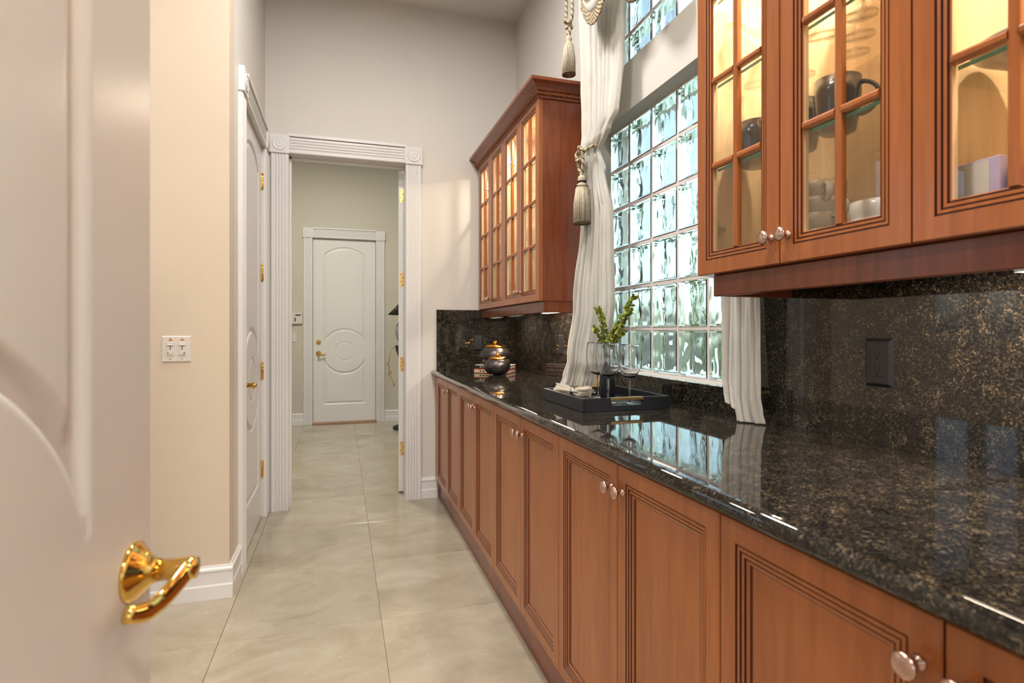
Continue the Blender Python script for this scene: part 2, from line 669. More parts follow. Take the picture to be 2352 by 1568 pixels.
wall('wall_front_left', [(-1.38, XL, YF, YF + 0.12, 0, CEIL), (-4.2, -2.4, YF, YF + 0.12, 0, CEIL), (-2.4, -1.38, YF, YF + 0.12, 0, 1.12), (-2.4, -1.38, YF, YF + 0.12, 2.4, CEIL)], 'wall_paint_lamplit', 'wall coloured cream for warm lamplight, with the double dimmer plate')
wall('wall_entry', [(-4.2, -0.375, -0.2, -0.05, 0, CEIL)], 'wall_paint_lamplit', 'cream wall behind the open door in the foreground')
wall('wall_hall_far', [(-1.6, -0.378, YH, YH + 0.12, 0, CEIL), (0.455, 1.6, YH, YH + 0.12, 0, CEIL), (-0.378, 0.455, YH, YH + 0.12, 2.41, CEIL)], 'hall_paint', 'beige green far wall of the hall')
wall('wall_hall_left', [(-1.72, -1.6, YB + 0.14, YH, 0, CEIL)], 'hall_paint', 'beige side wall of the hall, mostly hidden')
wall('wall_hall_right', [(1.6, 1.72, YB, YH, 0, CEIL)], 'hall_paint', 'beige side wall of the hall behind the open door')

# adjoining rooms: unseen window walls, their windows enlarged to add daylight


def window_wall(name, axis, pos, lo, hi, wins, label, n0):
    """a wall with tall windows; axis 'y': wall in the XZ plane at y=pos"""
    m = MB()

    def bx(a0, a1, z0, z1):
        if axis == 'y':
            m.box(a0, a1, pos - 0.15, pos, z0, z1)
        else:
            m.box(pos - 0.15, pos, a0, a1, z0, z1)
    a = lo
    for w0, w1, z0, z1 in wins:
        bx(a, w0, 0, CEIL)
        bx(w0, w1, 0, z0)
        bx(w0, w1, z1, CEIL)
        a = w1
    bx(a, hi, 0, CEIL)
    m.build(name, 'wall_paint_lamplit', kind='structure', label=label)
    for k, (w0, w1, z0, z1) in enumerate(wins):
        root = thing('window_%d' % (n0 + k), kind='structure', label='unseen tall white mullioned window of the adjoining room, enlarged for daylight')
        f = MB()

        def fb(a0, a1, za, zb, d=0.06):
            if axis == 'y':
                f.box(a0, a1, pos - 0.1, pos - 0.1 + d, za, zb)
            else:
                f.box(pos - 0.1, pos - 0.1 + d, a0, a1, za, zb)
        fb(w0, w0 + 0.06, z0, z1)
        fb(w1 - 0.06, w1, z0, z1)
        fb(w0, w1, z0, z0 + 0.08)
        fb(w0, w1, z1 - 0.06, z1)
        mid = (w0 + w1) / 2
        fb(mid - 0.05, mid + 0.05, z0, z1)
        for zz in (z0 + (z1 - z0) * 0.5, z0 + (z1 - z0) * 0.8):
            fb(w0, w1, zz - 0.018, zz + 0.018, 0.04)
        f.build('window_frame', 'frame_white', root)


window_wall('wall_room_rear', 'y', -5.0, -4.2, 3.0, [(-3.6, -1.7, 0.1, 2.9), (-1.42, -0.42, 0.95, 2.9), (0.0, 1.2, 0.1, 2.9)], 'cream window wall behind the camera', 3)
window_wall('wall_room_left', 'x', -4.0, -5.0, 2.89, [(-3.6, -1.6, 0.1, 2.9), (0.25, 2.5, 0.1, 2.9)], 'cream window wall of the side room', 6)
wall('wall_room_right', [(XO, 3.0, -5.2, -3.4, 0, CEIL)], 'wall_paint_lamplit', 'cream wall of the rear room')

w8 = thing('window_8', kind='structure', label='white mullioned window in the cream wall of the side room')
f = MB()
for a0, a1 in ((-2.4, -2.34), (-1.93, -1.82), (-1.44, -1.38)):
    f.box(a0, a1, YF + 0.03, YF + 0.09, 1.12, 2.4)
for za, zb in ((1.12, 1.18), (1.72, 1.75), (2.34, 2.4)):
    f.box(-2.4, -1.38, YF + 0.04, YF + 0.08, za, zb)
f.build('window_frame', 'frame_white', w8)

# ------------------------------------------------------------------ glass block windows
win1 = thing('window_1', kind='structure', label='glass block window over the worktop')
win2 = thing('window_2', kind='structure', label='upper glass block window under the ceiling')


def block_mesh(seed):
    m = MB()
    h, t, b = 0.0942, 0.08, 0.0035
    # outer solid: x is depth (0 = room side), y and z across
    m.box(0, t, -h, h, -h, h, bev=b)
    # hollow inside with wavy faces; normals look into the hollow
    n, ci, d0, d1 = 22, 0.083, 0.011, t - 0.011
    rnd = random.Random(seed)
    ox, oy = rnd.uniform(0, 50), rnd.uniform(0, 50)

    def wave(y, z, side):
        e = min(1.0, max(0.0, (ci - abs(y)) / 0.014), max(0.0, (ci - abs(z)) / 0.014))
        a = noise.noise((y * 30 + ox, z * 13 + oy, side * 9.0)) * (0.0030 if side else 0.0016)
        a += noise.noise((y * 62 + oy, z * 28 + ox, side * 5.0)) * (0.0008 if side else 0.0002)
        return a * e
    P0 = [[(d0 + wave(-ci + 2 * ci * i / n, -ci + 2 * ci * j / n, 0), -ci + 2 * ci * i / n, -ci + 2 * ci * j / n) for i in range(n + 1)] for j in range(n + 1)]
    P1 = [[(d1 + wave(-ci + 2 * ci * i / n, -ci + 2 * ci * j / n, 1), -ci + 2 * ci * i / n, -ci + 2 * ci * j / n) for i in range(n + 1)] for j in range(n + 1)]
    m.grid(P0)                                   # faces +x (into the hollow)
    m.grid([r[::-1] for r in P1])                # faces -x
    c = ci
    V = [(d0, -c, -c), (d0, c, -c), (d0, c, c), (d0, -c, c), (d1, -c, -c), (d1, c, -c), (d1, c, c), (d1, -c, c)]
    m.add(V, [(0, 4, 5, 1)[::-1], (1, 5, 6, 2)[::-1], (2, 6, 7, 3)[::-1], (3, 7, 4, 0)[::-1]])
    return m.mesh('glass_block', 'block_glass')


blocks = [block_mesh(s) for s in range(4)]


def glaze_window(root, z0, rows):
    k = 0
    for r in range(rows):
        for c in range(5):
            y, z = WY0 + 0.1 + 0.2 * c, z0 + 0.1 + 0.2 * r
            place('glass_block', blocks[(k * 5 + r) % 4], root, (XG, y, z), (0 if (k % 3) else PI, 0, 0))
            k += 1
    m = MB()
    j = 0.0057
    x0, x1 = XG + 0.0025, XG + 0.074
    z1 = z0 + 0.2 * rows
    for c in range(6):
        y = WY0 + 0.2 * c
        m.box(x0, x1, max(y - j, WY0), min(y + j, WY1), z0, z1)
    for r in range(rows + 1):
        z = z0 + 0.2 * r
        for c in range(5):
            m.box(x0 + 0.0005, x1 - 0.0005, WY0 + 0.2 * c + j, WY0 + 0.2 * (c + 1) - j, max(z - j, z0), min(z + j, z1))
    m.build('mortar', 'mortar', root)


glaze_window(win1, LZ0, 6)
glaze_window(win2, UZ0, 4)

# garden seen through the glass blocks
wall('ground', [(XO + 0.05, 14, -8, 14, -0.2, -0.05)], 'garden_ground', 'pale paving outside the glass block window')


def shrub(loc, r, hgt, label, n=900):
    root = thing('garden_shrub', loc, label=label, category='shrub', group='garden shrubs outside the window')
    m = MB()
    rnd = random.Random(str(loc))
    for _ in range(n):
        a, u = rnd.uniform(0, 2 * PI), rnd.uniform(-1, 1)
        rr = rnd.uniform(0.55, 1.0)
        p = Vector((r * rr * math.sqrt(1 - u * u) * math.cos(a), r * rr * math.sqrt(1 - u * u) * math.sin(a), hgt * (0.55 + 0.45 * rr * u)))
        d = Vector((rnd.uniform(-1, 1), rnd.uniform(-1, 1), rnd.uniform(-1, 1))).normalized()
        e = d.cross(Vector((rnd.uniform(-1, 1), 0.3, 1))).normalized()
        s = rnd.uniform(0.06, 0.13)
        m.add([p - d * s, p + e * s * 0.45, p + d * s, p - e * s * 0.45], [(0, 1, 2, 3)])
    m.build('foliage', 'garden_leaf', root, kind='stuff')
    MB().tube([(0, 0, 0), (0.02, 0.01, hgt * 0.3), (0, 0, hgt * 0.6)], [0.05, 0.04, 0.02], 8).build('trunk', 'stem', root)
    return root


shrub((3.6, 1.1, -0.05), 0.55, 1.5, 'green garden shrub outside the lower right of the glass blocks')
shrub((4.0, 3.0, -0.05), 0.7, 2.2, 'tall green garden shrub outside the middle of the glass blocks')
shrub((4.6, 5.2, -0.05), 0.9, 3.4, 'tallest green garden shrub outside the upper left glass blocks')
shrub((6.6, 3.9, -0.05), 1.1, 5.2, 'distant tall green tree outside the upper glass blocks', 1300)

# ------------------------------------------------------------------ doors with relief panels
DW, DH, DT = 0.78, 2.362, 0.044


def door_relief():
    W, H, Tk = DW, DH, DT
    hw = 0.262
    cx, cz, R = W / 2, 0.91, 0.266
    z_bot, z_spring, z_peak = 0.225, 2.17, 2.268
    # arch circle through the spring points and the peak
    rise = z_peak - z_spring
    RA = (hw * hw + rise * rise) / (2 * rise)
    za = z_peak - RA

    def sd_panel(x, z):
        """signed distance, negative inside the recessed panel field"""
        dx = abs(x - cx) - hw
        ring = R - math.hypot(x - cx, z - cz)
        if z > cz:
            up = (math.hypot(x - cx, z - za) - RA) if z > za else -1.0
            return max(dx, up, ring, cz + 0.06 - z)
        return max(dx, z_bot - z, ring, z - (cz - 0.07))

    def prof(d):
        # moulding: ogee dip at the panel edge, then a raised field
        if d > 0:
            return 0.0
        t = -d
        if t < 0.010:
            return -0.011 * (0.5 - 0.5 * math.cos(PI * t / 0.010))
        if t < 0.020:
            return -0.011
        if t < 0.036:
            return -0.011 + 0.009 * (0.5 - 0.5 * math.cos(PI * (t - 0.020) / 0.016))
        return -0.0020

    def height(x, z):
        h = prof(sd_panel(x, z))
        # round button groove in the middle of the ring
        q = abs(math.hypot(x - cx, z - cz) - 0.118)
        if q < 0.014:
            h -= 0.004 * (0.5 + 0.5 * math.cos(PI * q / 0.014))
        return h
    nx, nz = 170, 500
    m = MB()
    P = []
    for j in range(nz + 1):
        z = H * j / nz
        P.append([(W * i / nx, -Tk / 2 - height(W * i / nx, z) if 0 < i < nx and 0 < j < nz else -Tk / 2, z) for i in range(nx + 1)])
    m.grid(P)
    V = [(0, -Tk / 2, 0), (W, -Tk / 2, 0), (W, -Tk / 2, H), (0, -Tk / 2, H), (0, Tk / 2, 0), (W, Tk / 2, 0), (W, Tk / 2, H), (0, Tk / 2, H)]
    m.add(V, [(5, 4, 7, 6), (1, 0, 4, 5), (2, 1, 5, 6), (3, 2, 6, 7), (0, 3, 7, 4)])
    me = m.mesh('door_leaf', 'door_paint')
    return me


DOOR_ME = door_relief()


def lever_handle(parent, x, z, sgn, y=-DT / 2):
    """lever on the door face; sgn = direction of the blade along the door"""
    M0 = axes((x, y, z), (1, 0, 0), (0, 0, 1), (0, -1, 0))     # local z leaves the door face
    m = MB()
    m.lathe([(0.0335, 0), (0.0335, 0.003), (0.030, 0.006), (0.021, 0.014), (0.0145, 0.022), (0.0125, 0.028)], 32, M=M0)
    ros = m.build('rosette', 'brass', parent)
    m = MB()
    m.lathe([(0.0118, 0.02), (0.0122, 0.05), (0.0128, 0.06), (0.0118, 0.067), (0, 0.069)], 24, M=M0)
    pts, rad = [], []
    for i in range(15):
        t = i / 14
        pts.append((x + sgn * (0.000 + 0.085 * t), y - 0.058 + 0.016 * math.sin(t * PI * 0.5) + (0.012 * max(0, t - 0.8) / 0.2), z - 0.020 * math.sin(t * PI * 0.75) + 0.004 * t))
        rad.append(0.0128 * (1 - 0.25 * t) * (1 if t < 0.9 else 0.9))
    m.tube(pts, rad, 14, flat=(0.62, 1.0))
    m.build('lever', 'brass', parent)
    return ros


def hinge(parent, x, y, z, M=None):
    """butt hinge: knuckle with two leaves, local door coordinates"""
    m = MB()
    m.lathe([(0.004, -0.055), (0.0065, -0.052), (0.0065, 0.052), (0.004, 0.055), (0.0055, 0.058), (0, 0.062)], 12, M=T(x, y, z))
    for k in (-0.03, -0.01, 0.01, 0.03):
        m.lathe([(0.0068, k - 0.0012), (0.0071, k), (0.0068, k + 0.0012)], 12, M=T(x, y, z), cap=False)
    m.box(x - 0.03, x - 0.004, y + 0.0015, y + 0.0045, z - 0.05, z + 0.05)
    return m.build('hinge', 'brass', parent)


def panel_door(name, loc, rotz, label, latch_left=True):
    root = thing(name, loc, rotz, kind='structure', label=label)
    place('door_leaf', DOOR_ME, root)
    return root


# closed door in the left wall (hinges far, lever near)
d2 = panel_door('door_2', (XL - 0.008 - DT / 2, LD0, 0.008), PI / 2, 'closed white panel door with arched and ring mouldings beside the doorway')
lever_handle(d2, 0.062, 0.905, 1)
for z in (0.30, 0.93, 1.56, 2.15):
    hinge(d2, DW + 0.003, -DT / 2 - 0.006, z)
# far door at the end of the hall
FD0 = -0.352
d1 = panel_door('door_1', (FD0, YH + 0.045, 0.02), 0, 'white panel door with ring moulding at the far end of the hall')
lever_handle(d1, 0.066, 0.885, 1)
m = MB()
m.lathe([(0.030, 0), (0.030, 0.006), (0.024, 0.016), (0.012, 0.018), (0, 0.019)], 24, M=axes((0.066, -DT / 2, 1.035), (1, 0, 0), (0, 0, 1), (0, -1, 0)))
m.box(0.061, 0.071, -DT / 2 - 0.032, -DT / 2 - 0.014, 1.022, 1.048)
m.build('deadbolt', 'brass', d1)
# open hall door, seen from its hinge edge
d3 = panel_door('door_3', (DO1 - 0.010, YB + 0.168, 0.012), PI / 2 - 0.1, 'open white hall door seen from its narrow hinge edge')
for z in (0.318, 0.94, 1.562, 2.18):
    m = MB()
    # leaf let into the hinge edge (local x = 0 side looks at the camera)
    m.box(-0.003, 0.0005, -DT / 2 + 0.002, DT / 2 - 0.012, z - 0.05, z + 0.05)
    m.lathe([(0.004, -0.054), (0.0065, -0.051), (0.0065, 0.051), (0.004, 0.054)], 12, M=T(-0.006, -DT / 2 - 0.004, z))
    hg = m.build('hinge', 'brass_satin', d3)
    s = MB()
    for dz, dy in ((-0.038, -0.004), (-0.013, 0.006), (0.013, -0.004), (0.038, 0.006)):
        s.lathe([(0.0035, 0), (0.0035, 0.0008), (0, 0.001)], 10, M=axes((-0.003, dy - 0.004, z + dz), (0, 1, 0), (0, 0, 1), (-1, 0, 0)))
    s.build('screw', 'hole_dark', hg)
# foreground door: leans open beside the camera
d4 = panel_door('door_4', (-0.334, 0.003, 0.008), math.radians(83.45), 'open white door with brass lever close to the camera')
lever_handle(d4, DW + 0.02 - 0.062, 0.912, -1)
d4.scale = (1.0, 1.0, 1.0)

# ------------------------------------------------------------------ door casings
CW, CT = 0.112, 0.022


def flute_poly(w=CW, t=CT):
    pts = [(0, 0), (w, 0), (w, t * 0.7), (w - 0.006, t)]
    n = 4
    x0, x1 = w - 0.018, 0.018
    gw = (x0 - x1) / n
    for k in range(n):
        a = x0 - k * gw
        for q in range(5):
            s = q / 4
            pts.append((a - 0.002 - (gw - 0.004) * s, t - 0.006 * math.sin(PI * s)))
    pts += [(0.006, t), (0, t * 0.7)]
    return pts


def casing(name, o, ux, n, width, height, label, board_l=True):
    """o = floor point of the opening's left edge, ux = along the wall, n = out of the wall"""
    root = thing(name, kind='structure', label=label)
    o, ux, n = Vector(o), Vector(ux), Vector(n)
    up = Vector((0, 0, 1))
    poly = flute_poly()
    bs = 0.124
    # side boards
    for s, base in ((0, o - ux * CW), (1, o + ux * width)):
        m = MB()
        m.prism(poly, axes(base, ux, n, up), height)
        m.build('casing_board', 'trim_paint', root)
    # head board
    m = MB()
    m.prism(poly, axes(o + up * (height + CW + 0.004), -up, n, ux), width)
    m.box(0, width, 0, CT + 0.010, CW + 0.004, CW + 0.022, M=axes(o + up * height, ux, n, up))
    m.build('head_board', 'trim_paint', root)
    # corner blocks with turned rosettes
    for c in (o - ux * (CW / 2), o + ux * (width + CW / 2)):
        m = MB()
        Mb = axes(c + up * (height + bs / 2), ux, n, up)
        m.box(-bs / 2, bs / 2, 0, CT + 0.008, -bs / 2, bs / 2, M=Mb, bev=0.002)
        blk = m.build('corner_block', 'trim_paint', root)
        m = MB()
        Mr = axes(c + up * (height + bs / 2) + n * (CT + 0.008), ux, -up, n)
        m.lathe([(0.046, 0), (0.044, 0.004), (0.038, 0.005), (0.033, 0.001), (0.026, 0.001), (0.022, 0.005), (0.014, 0.006), (0.011, 0.002), (0.006, 0.003), (0, 0.006)], 32, M=Mr)
        m.build('rosette', 'trim_paint', blk)
    return root


def jamb(root, o, ux, n, width, height, depth):
    """lining of the opening, runs back from the wall face"""
    o, ux, n = Vector(o), Vector(ux), Vector(n)
    Mj = axes(o, ux, -n, Vector((0, 0, 1)))
    m = MB()
    m.box(-0.017, 0, 0, depth, 0, height, M=Mj)
    m.box(width, width + 0.017, 0, depth, 0, height, M=Mj)
    m.box(-0.017, width + 0.017, 0, depth, height, height + 0.017, M=Mj)
    m.build('jamb', 'trim_paint', root)


t1 = casing('trim_1', (DO0, YB, 0), (1, 0, 0), (0, -1, 0), DO1 - DO0, DZ, 'white fluted casing with rosette corners around the open doorway')
jamb(t1, (DO0, YB, 0), (1, 0, 0), (0, -1, 0), DO1 - DO0, DZ, 0.14)
m = MB()
m.box(DO0, DO0 + 0.012, YB + 0.05, YB + 0.09, 0, DZ)
m.box(DO0, DO1, YB + 0.05, YB + 0.09, DZ - 0.012, DZ)
m.build('door_stop_or_backing', 'trim_paint', t1)
t2 = casing('trim_2', (XL, LD0, 0), (0, 1, 0), (1, 0, 0), LD1 - LD0, DZ, 'white fluted casing around the closed left door')
jamb(t2, (XL - 0.001, LD0 - 0.001, 0), (0, 1, 0), (1, 0, 0), LD1 - LD0 + 0.002, DZ + 0.001, 0.119)
t3 = casing('trim_3', (FD0 - 0.005, YH, 0), (1, 0, 0), (0, -1, 0), DW + 0.01, DZ + 0.012, 'white fluted casing around the far hall door')
jamb(t3, (FD0 - 0.005, YH, 0), (1, 0, 0), (0, -1, 0), DW + 0.01, DZ + 0.012, 0.06)
MB().box(FD0 - 0.01, FD0 + DW + 0.015, YH - 0.06, YH + 0.05, 0, 0.018, bev=0.004).build('threshold', 'threshold_wood', t3)
MB().box(FD0 - 0.02, FD0 + DW + 0.02, YH + 0.075, YH + 0.115, 0.0, 2.405).build('door_stop_or_backing', 'trim_paint', t3)  # backing added behind the far door to block light through its gaps
MB().box(XL - 0.118, XL - 0.06, LD0 - 0.001, LD1 + 0.001, 0.0, DZ).build('door_stop_or_backing', 'trim_paint', t2)  # unseen backing added behind the left door, closes its light gaps

# ------------------------------------------------------------------ baseboards
BASE = [(0, 0), (0.016, 0), (0.016, 0.058), (0.012, 0.066), (0.012, 0.118), (0.016, 0.124), (0.015, 0.132), (0.008, 0.139), (0.006, 0.146), (0, 0.146)]


def baseboard(name, a, b, n, label):
    """a -> b along the wall foot, n out of the wall"""
    a, b, n = Vector(a), Vector(b), Vector(n)
    d = (b - a)
    L = d.length
    m = MB()
    m.prism(BASE, axes(a, n, Vector((0, 0, 1)), d.normalized()), L)
    return m.build(name, 'trim_paint', kind='structure', label=label)


baseboard('baseboard_front_left', (-4.0, YF, 0), (XL + 0.016, YF, 0), (0, -1, 0), 'white moulded baseboard under the cream wall')
baseboard('baseboard_left', (XL, YF, 0), (XL, LD0 - CW, 0), (1, 0, 0), 'short white baseboard at the corner beside the closed door')
baseboard('baseboard_back', (DO1 + CW, YB, 0), (0.66, YB, 0), (0, -1, 0), 'short white baseboard between doorway and base cabinets')
baseboard('baseboard_hall_left', (-1.6, YH, 0), (FD0 - CW - 0.005, YH, 0), (0, -1, 0), 'white baseboard left of the far hall door')
baseboard('baseboard_hall_right', (FD0 + DW + CW + 0.005, YH, 0), (1.6, YH, 0), (0, -1, 0), 'white baseboard right of the far hall door')

# ------------------------------------------------------------------ cabinets
XF = 0.64      # face of the base doors
UZB, UZT = 1.349, 2.39
XU = 0.955     # face of the wall cabinet doors


def nested(m, w, h, rings, fill=True, y0=0.0, z0=0.0):
    """nested rectangles: rings = (inset, depth, material index of the strip that leads to it)"""
    V = []
    for ins, d, _ in rings:
        V += [(d, y0 + ins, z0 + ins), (d, y0 + w - ins, z0 + ins), (d, y0 + w - ins, z0 + h - ins), (d, y0 + ins, z0 + h - ins)]
    o = len(m.v)
    m.v += V
    for k in range(1, len(rings)):
        for i in range(4):
            j = (i + 1) % 4
            m.f.append((o + (k - 1) * 4 + i, o + k * 4 + i, o + k * 4 + j, o + (k - 1) * 4 + j))
            m.m.append(rings[k][2])
            m.s.append(False)
    if fill:
        k = len(rings) - 1
        m.f.append(tuple(o + k * 4 + i for i in range(4))[::-1])
        m.m.append(rings[k][2])
        m.s.append(False)


GROOVE = [(0.0385, 0.0, 0), (0.0395, 0.0035, 1), (0.0415, 0.0035, 1), (0.0425, 0.0012, 0), (0.0475, 0.0018, 0),
          (0.0485, 0.005, 1), (0.0505, 0.005, 1), (0.0515, 0.003, 0), (0.0565, 0.0036, 0),
          (0.0575, 0.0068, 1), (0.0595, 0.0068, 1), (0.0605, 0.005, 0), (0.066, 0.0075, 0)]


def knob_mesh():
    m = MB()
    M0 = axes((0, 0, 0), (0, 1, 0), (0, 0, 1), (-1, 0, 0))
    m.lathe([(0.0095, 0), (0.0095, 0.0015), (0.0075, 0.0035), (0.0050, 0.006), (0.0046, 0.014), (0.0060, 0.017),
             (0.0125, 0.0195), (0.0158, 0.0225), (0.0162, 0.0245), (0.0140, 0.0275), (0.0085, 0.0298), (0, 0.0305)], 28, M=M0)
    return m.mesh('knob', 'knob_metal')


KNOB = knob_mesh()


def base_door_mesh(w, h):
    m = MB()
    rings = [(0, 0.019, 0), (0, 0.002, 0), (0.002, 0, 0)] + GROOVE + [(0.067, 0.0105, 1), (0.0685, 0.0105, 1)]
    nested(m, w, h, rings, fill=False)
    # the panel
    nested(m, w, h, [(0.0685, 0.0105, 0)], fill=True)
    V = [(0.019, 0, 0), (0.019, w, 0), (0.019, w, h), (0.019, 0, h)]
    m.add(V, [(0, 1, 2, 3)])
    return m.mesh('door', ['cherry', 'glaze'])


BZ0, BZ1 = 0.142, 0.873
BW = 0.764
bdoor = base_door_mesh(BW / 2 - 0.003, BZ1 - BZ0)


def base_cabinet(y0, label, filler=0.0):
    root = thing('base_cabinet', (XF, y0, 0), label=label, category='cabinet', group='base cabinets under the granite worktop')
    m = MB()
    m.box(0.021, XS - XF, 0.0005, BW - 0.0005 + filler, BZ0 + 0.002, 0.879)
    m.build('carcass', 'cherry_dark', root)
    MB().box(0.032, 0.048, 0.0005, BW - 0.0005 + filler, 0.0005, BZ0 + 0.002).build('toe_kick', 'toe_wood', root)
    for k in (0, 1):
        d = place('door', bdoor, root, (0, 0.0015 + k * BW / 2, BZ0))
        place('knob', KNOB, d, (0, (BW / 2 - 0.003 - 0.026) if k == 0 else 0.026, BZ1 - BZ0 - 0.062))
    if filler:
        MB().box(0.004, 0.021, BW, BW + filler - 0.001, BZ0, 0.875).build('filler', 'cherry', root)
    return root


BY0 = 0.832
base_cabinet(BY0 + 3 * BW, 'reddish wooden base cabinet at the far end beside the doorway wall', filler=YB - (BY0 + 4 * BW) - 0.001)
base_cabinet(BY0 + 2 * BW, 'reddish wooden base cabinet second from the far end, below the round pots')
base_cabinet(BY0 + 1 * BW, 'reddish wooden base cabinet in the middle, below the black tray')
base_cabinet(BY0, 'reddish wooden base cabinet second nearest the camera, below the right curtain')
base_cabinet(BY0 - BW, 'reddish wooden base cabinet nearest the camera, cut by the frame corner')
base_cabinet(BY0 - 2 * BW, 'reddish wooden base cabinet beyond the right frame edge, beside the camera')

# worktop with a full bullnose front
m = MB()
r = 0.017
zc = ZC - r
poly = [(XS, ZC), (XS, ZC - 2 * r)]
for k in range(13):
    a = -PI / 2 - PI * k / 12
    poly.append((0.632 + r * math.cos(a), zc + r * math.sin(a)))
y_end = BY0 - 2 * BW
m.prism(poly, axes((0, YB - 0.0005, 0), (1, 0, 0), (0, 0, 1), (0, -1, 0)), YB - y_end)
o = m.build('worktop', 'granite', label='long polished black and brown granite worktop with rounded edge', category='worktop')
for p in o.data.polygons:
    if 0.3 < abs(p.normal.x):
        p.use_smooth = True

# granite backsplash
Z1 = ZC + 0.0005


def splash(label, *boxes):
    root = thing('backsplash', (0, 0, 0), label=label, category='backsplash', group='granite backsplash slabs')
    for nm, b in boxes:
        MB().box(*b).build(nm, 'granite', root)


splash('polished dark granite backsplash slab under the right wall cabinets', ('slab', (XS, XW - 0.0005, y_end, WY0 - 0.002, Z1, UZB - 0.0005)))
splash('polished dark granite backsplash slab under the far wall cabinets', ('slab', (XS, XW - 0.0005, WY1 + 0.001, YB - 0.016, Z1, UZB - 0.0005)))
splash('low granite upstand and sill below the glass block window', ('slab', (XS, XW - 0.0005, WY0 - 0.0015, WY1 + 0.0005, Z1, LZ0 - 0.016)),
       ('sill', (XS - 0.002, XG - 0.0005, WY0 + 0.001, WY1 - 0.001, LZ0 - 0.0155, LZ0 - 0.0005)))
splash('dark granite backsplash slab returning along the end wall', ('slab', (0.652, XW - 0.0005, YB - 0.0155, YB - 0.0005, Z1, 1.348)))


def wall_door(w, h, zs):
    """glazed door; returns (frame mesh, muntin list)"""
    m = MB()
    rings = [(0, 0.020, 0), (0, 0.002, 0), (0.002, 0, 0)] + [(a, d, c) for a, d, c in GROOVE[:-1]] + [(0.0625, 0.007, 0), (0.0625, 0.020, 2)]
    nested(m, w, h, rings, fill=False)
    # back of the frame
    V = [(0.02, 0, 0), (0.02, w, 0), (0.02, w, h), (0.02, 0, h), (0.02, 0.0625, 0.0625), (0.02, w - 0.0625, 0.0625), (0.02, w - 0.0625, h - 0.0625), (0.02, 0.0625, h - 0.0625)]
    m.add(V, [(0, 1, 5, 4), (1, 2, 6, 5), (2, 3, 7, 6), (3, 0, 4, 7)], 2)
    return m.mesh('door', ['cherry', 'glaze', 'maple'])


UW = 0.307
GI = 0.0625
ROWS = [UZB + GI + (UZT - UZB - 2 * GI) * k / 4 for k in range(5)]
_cache = {}


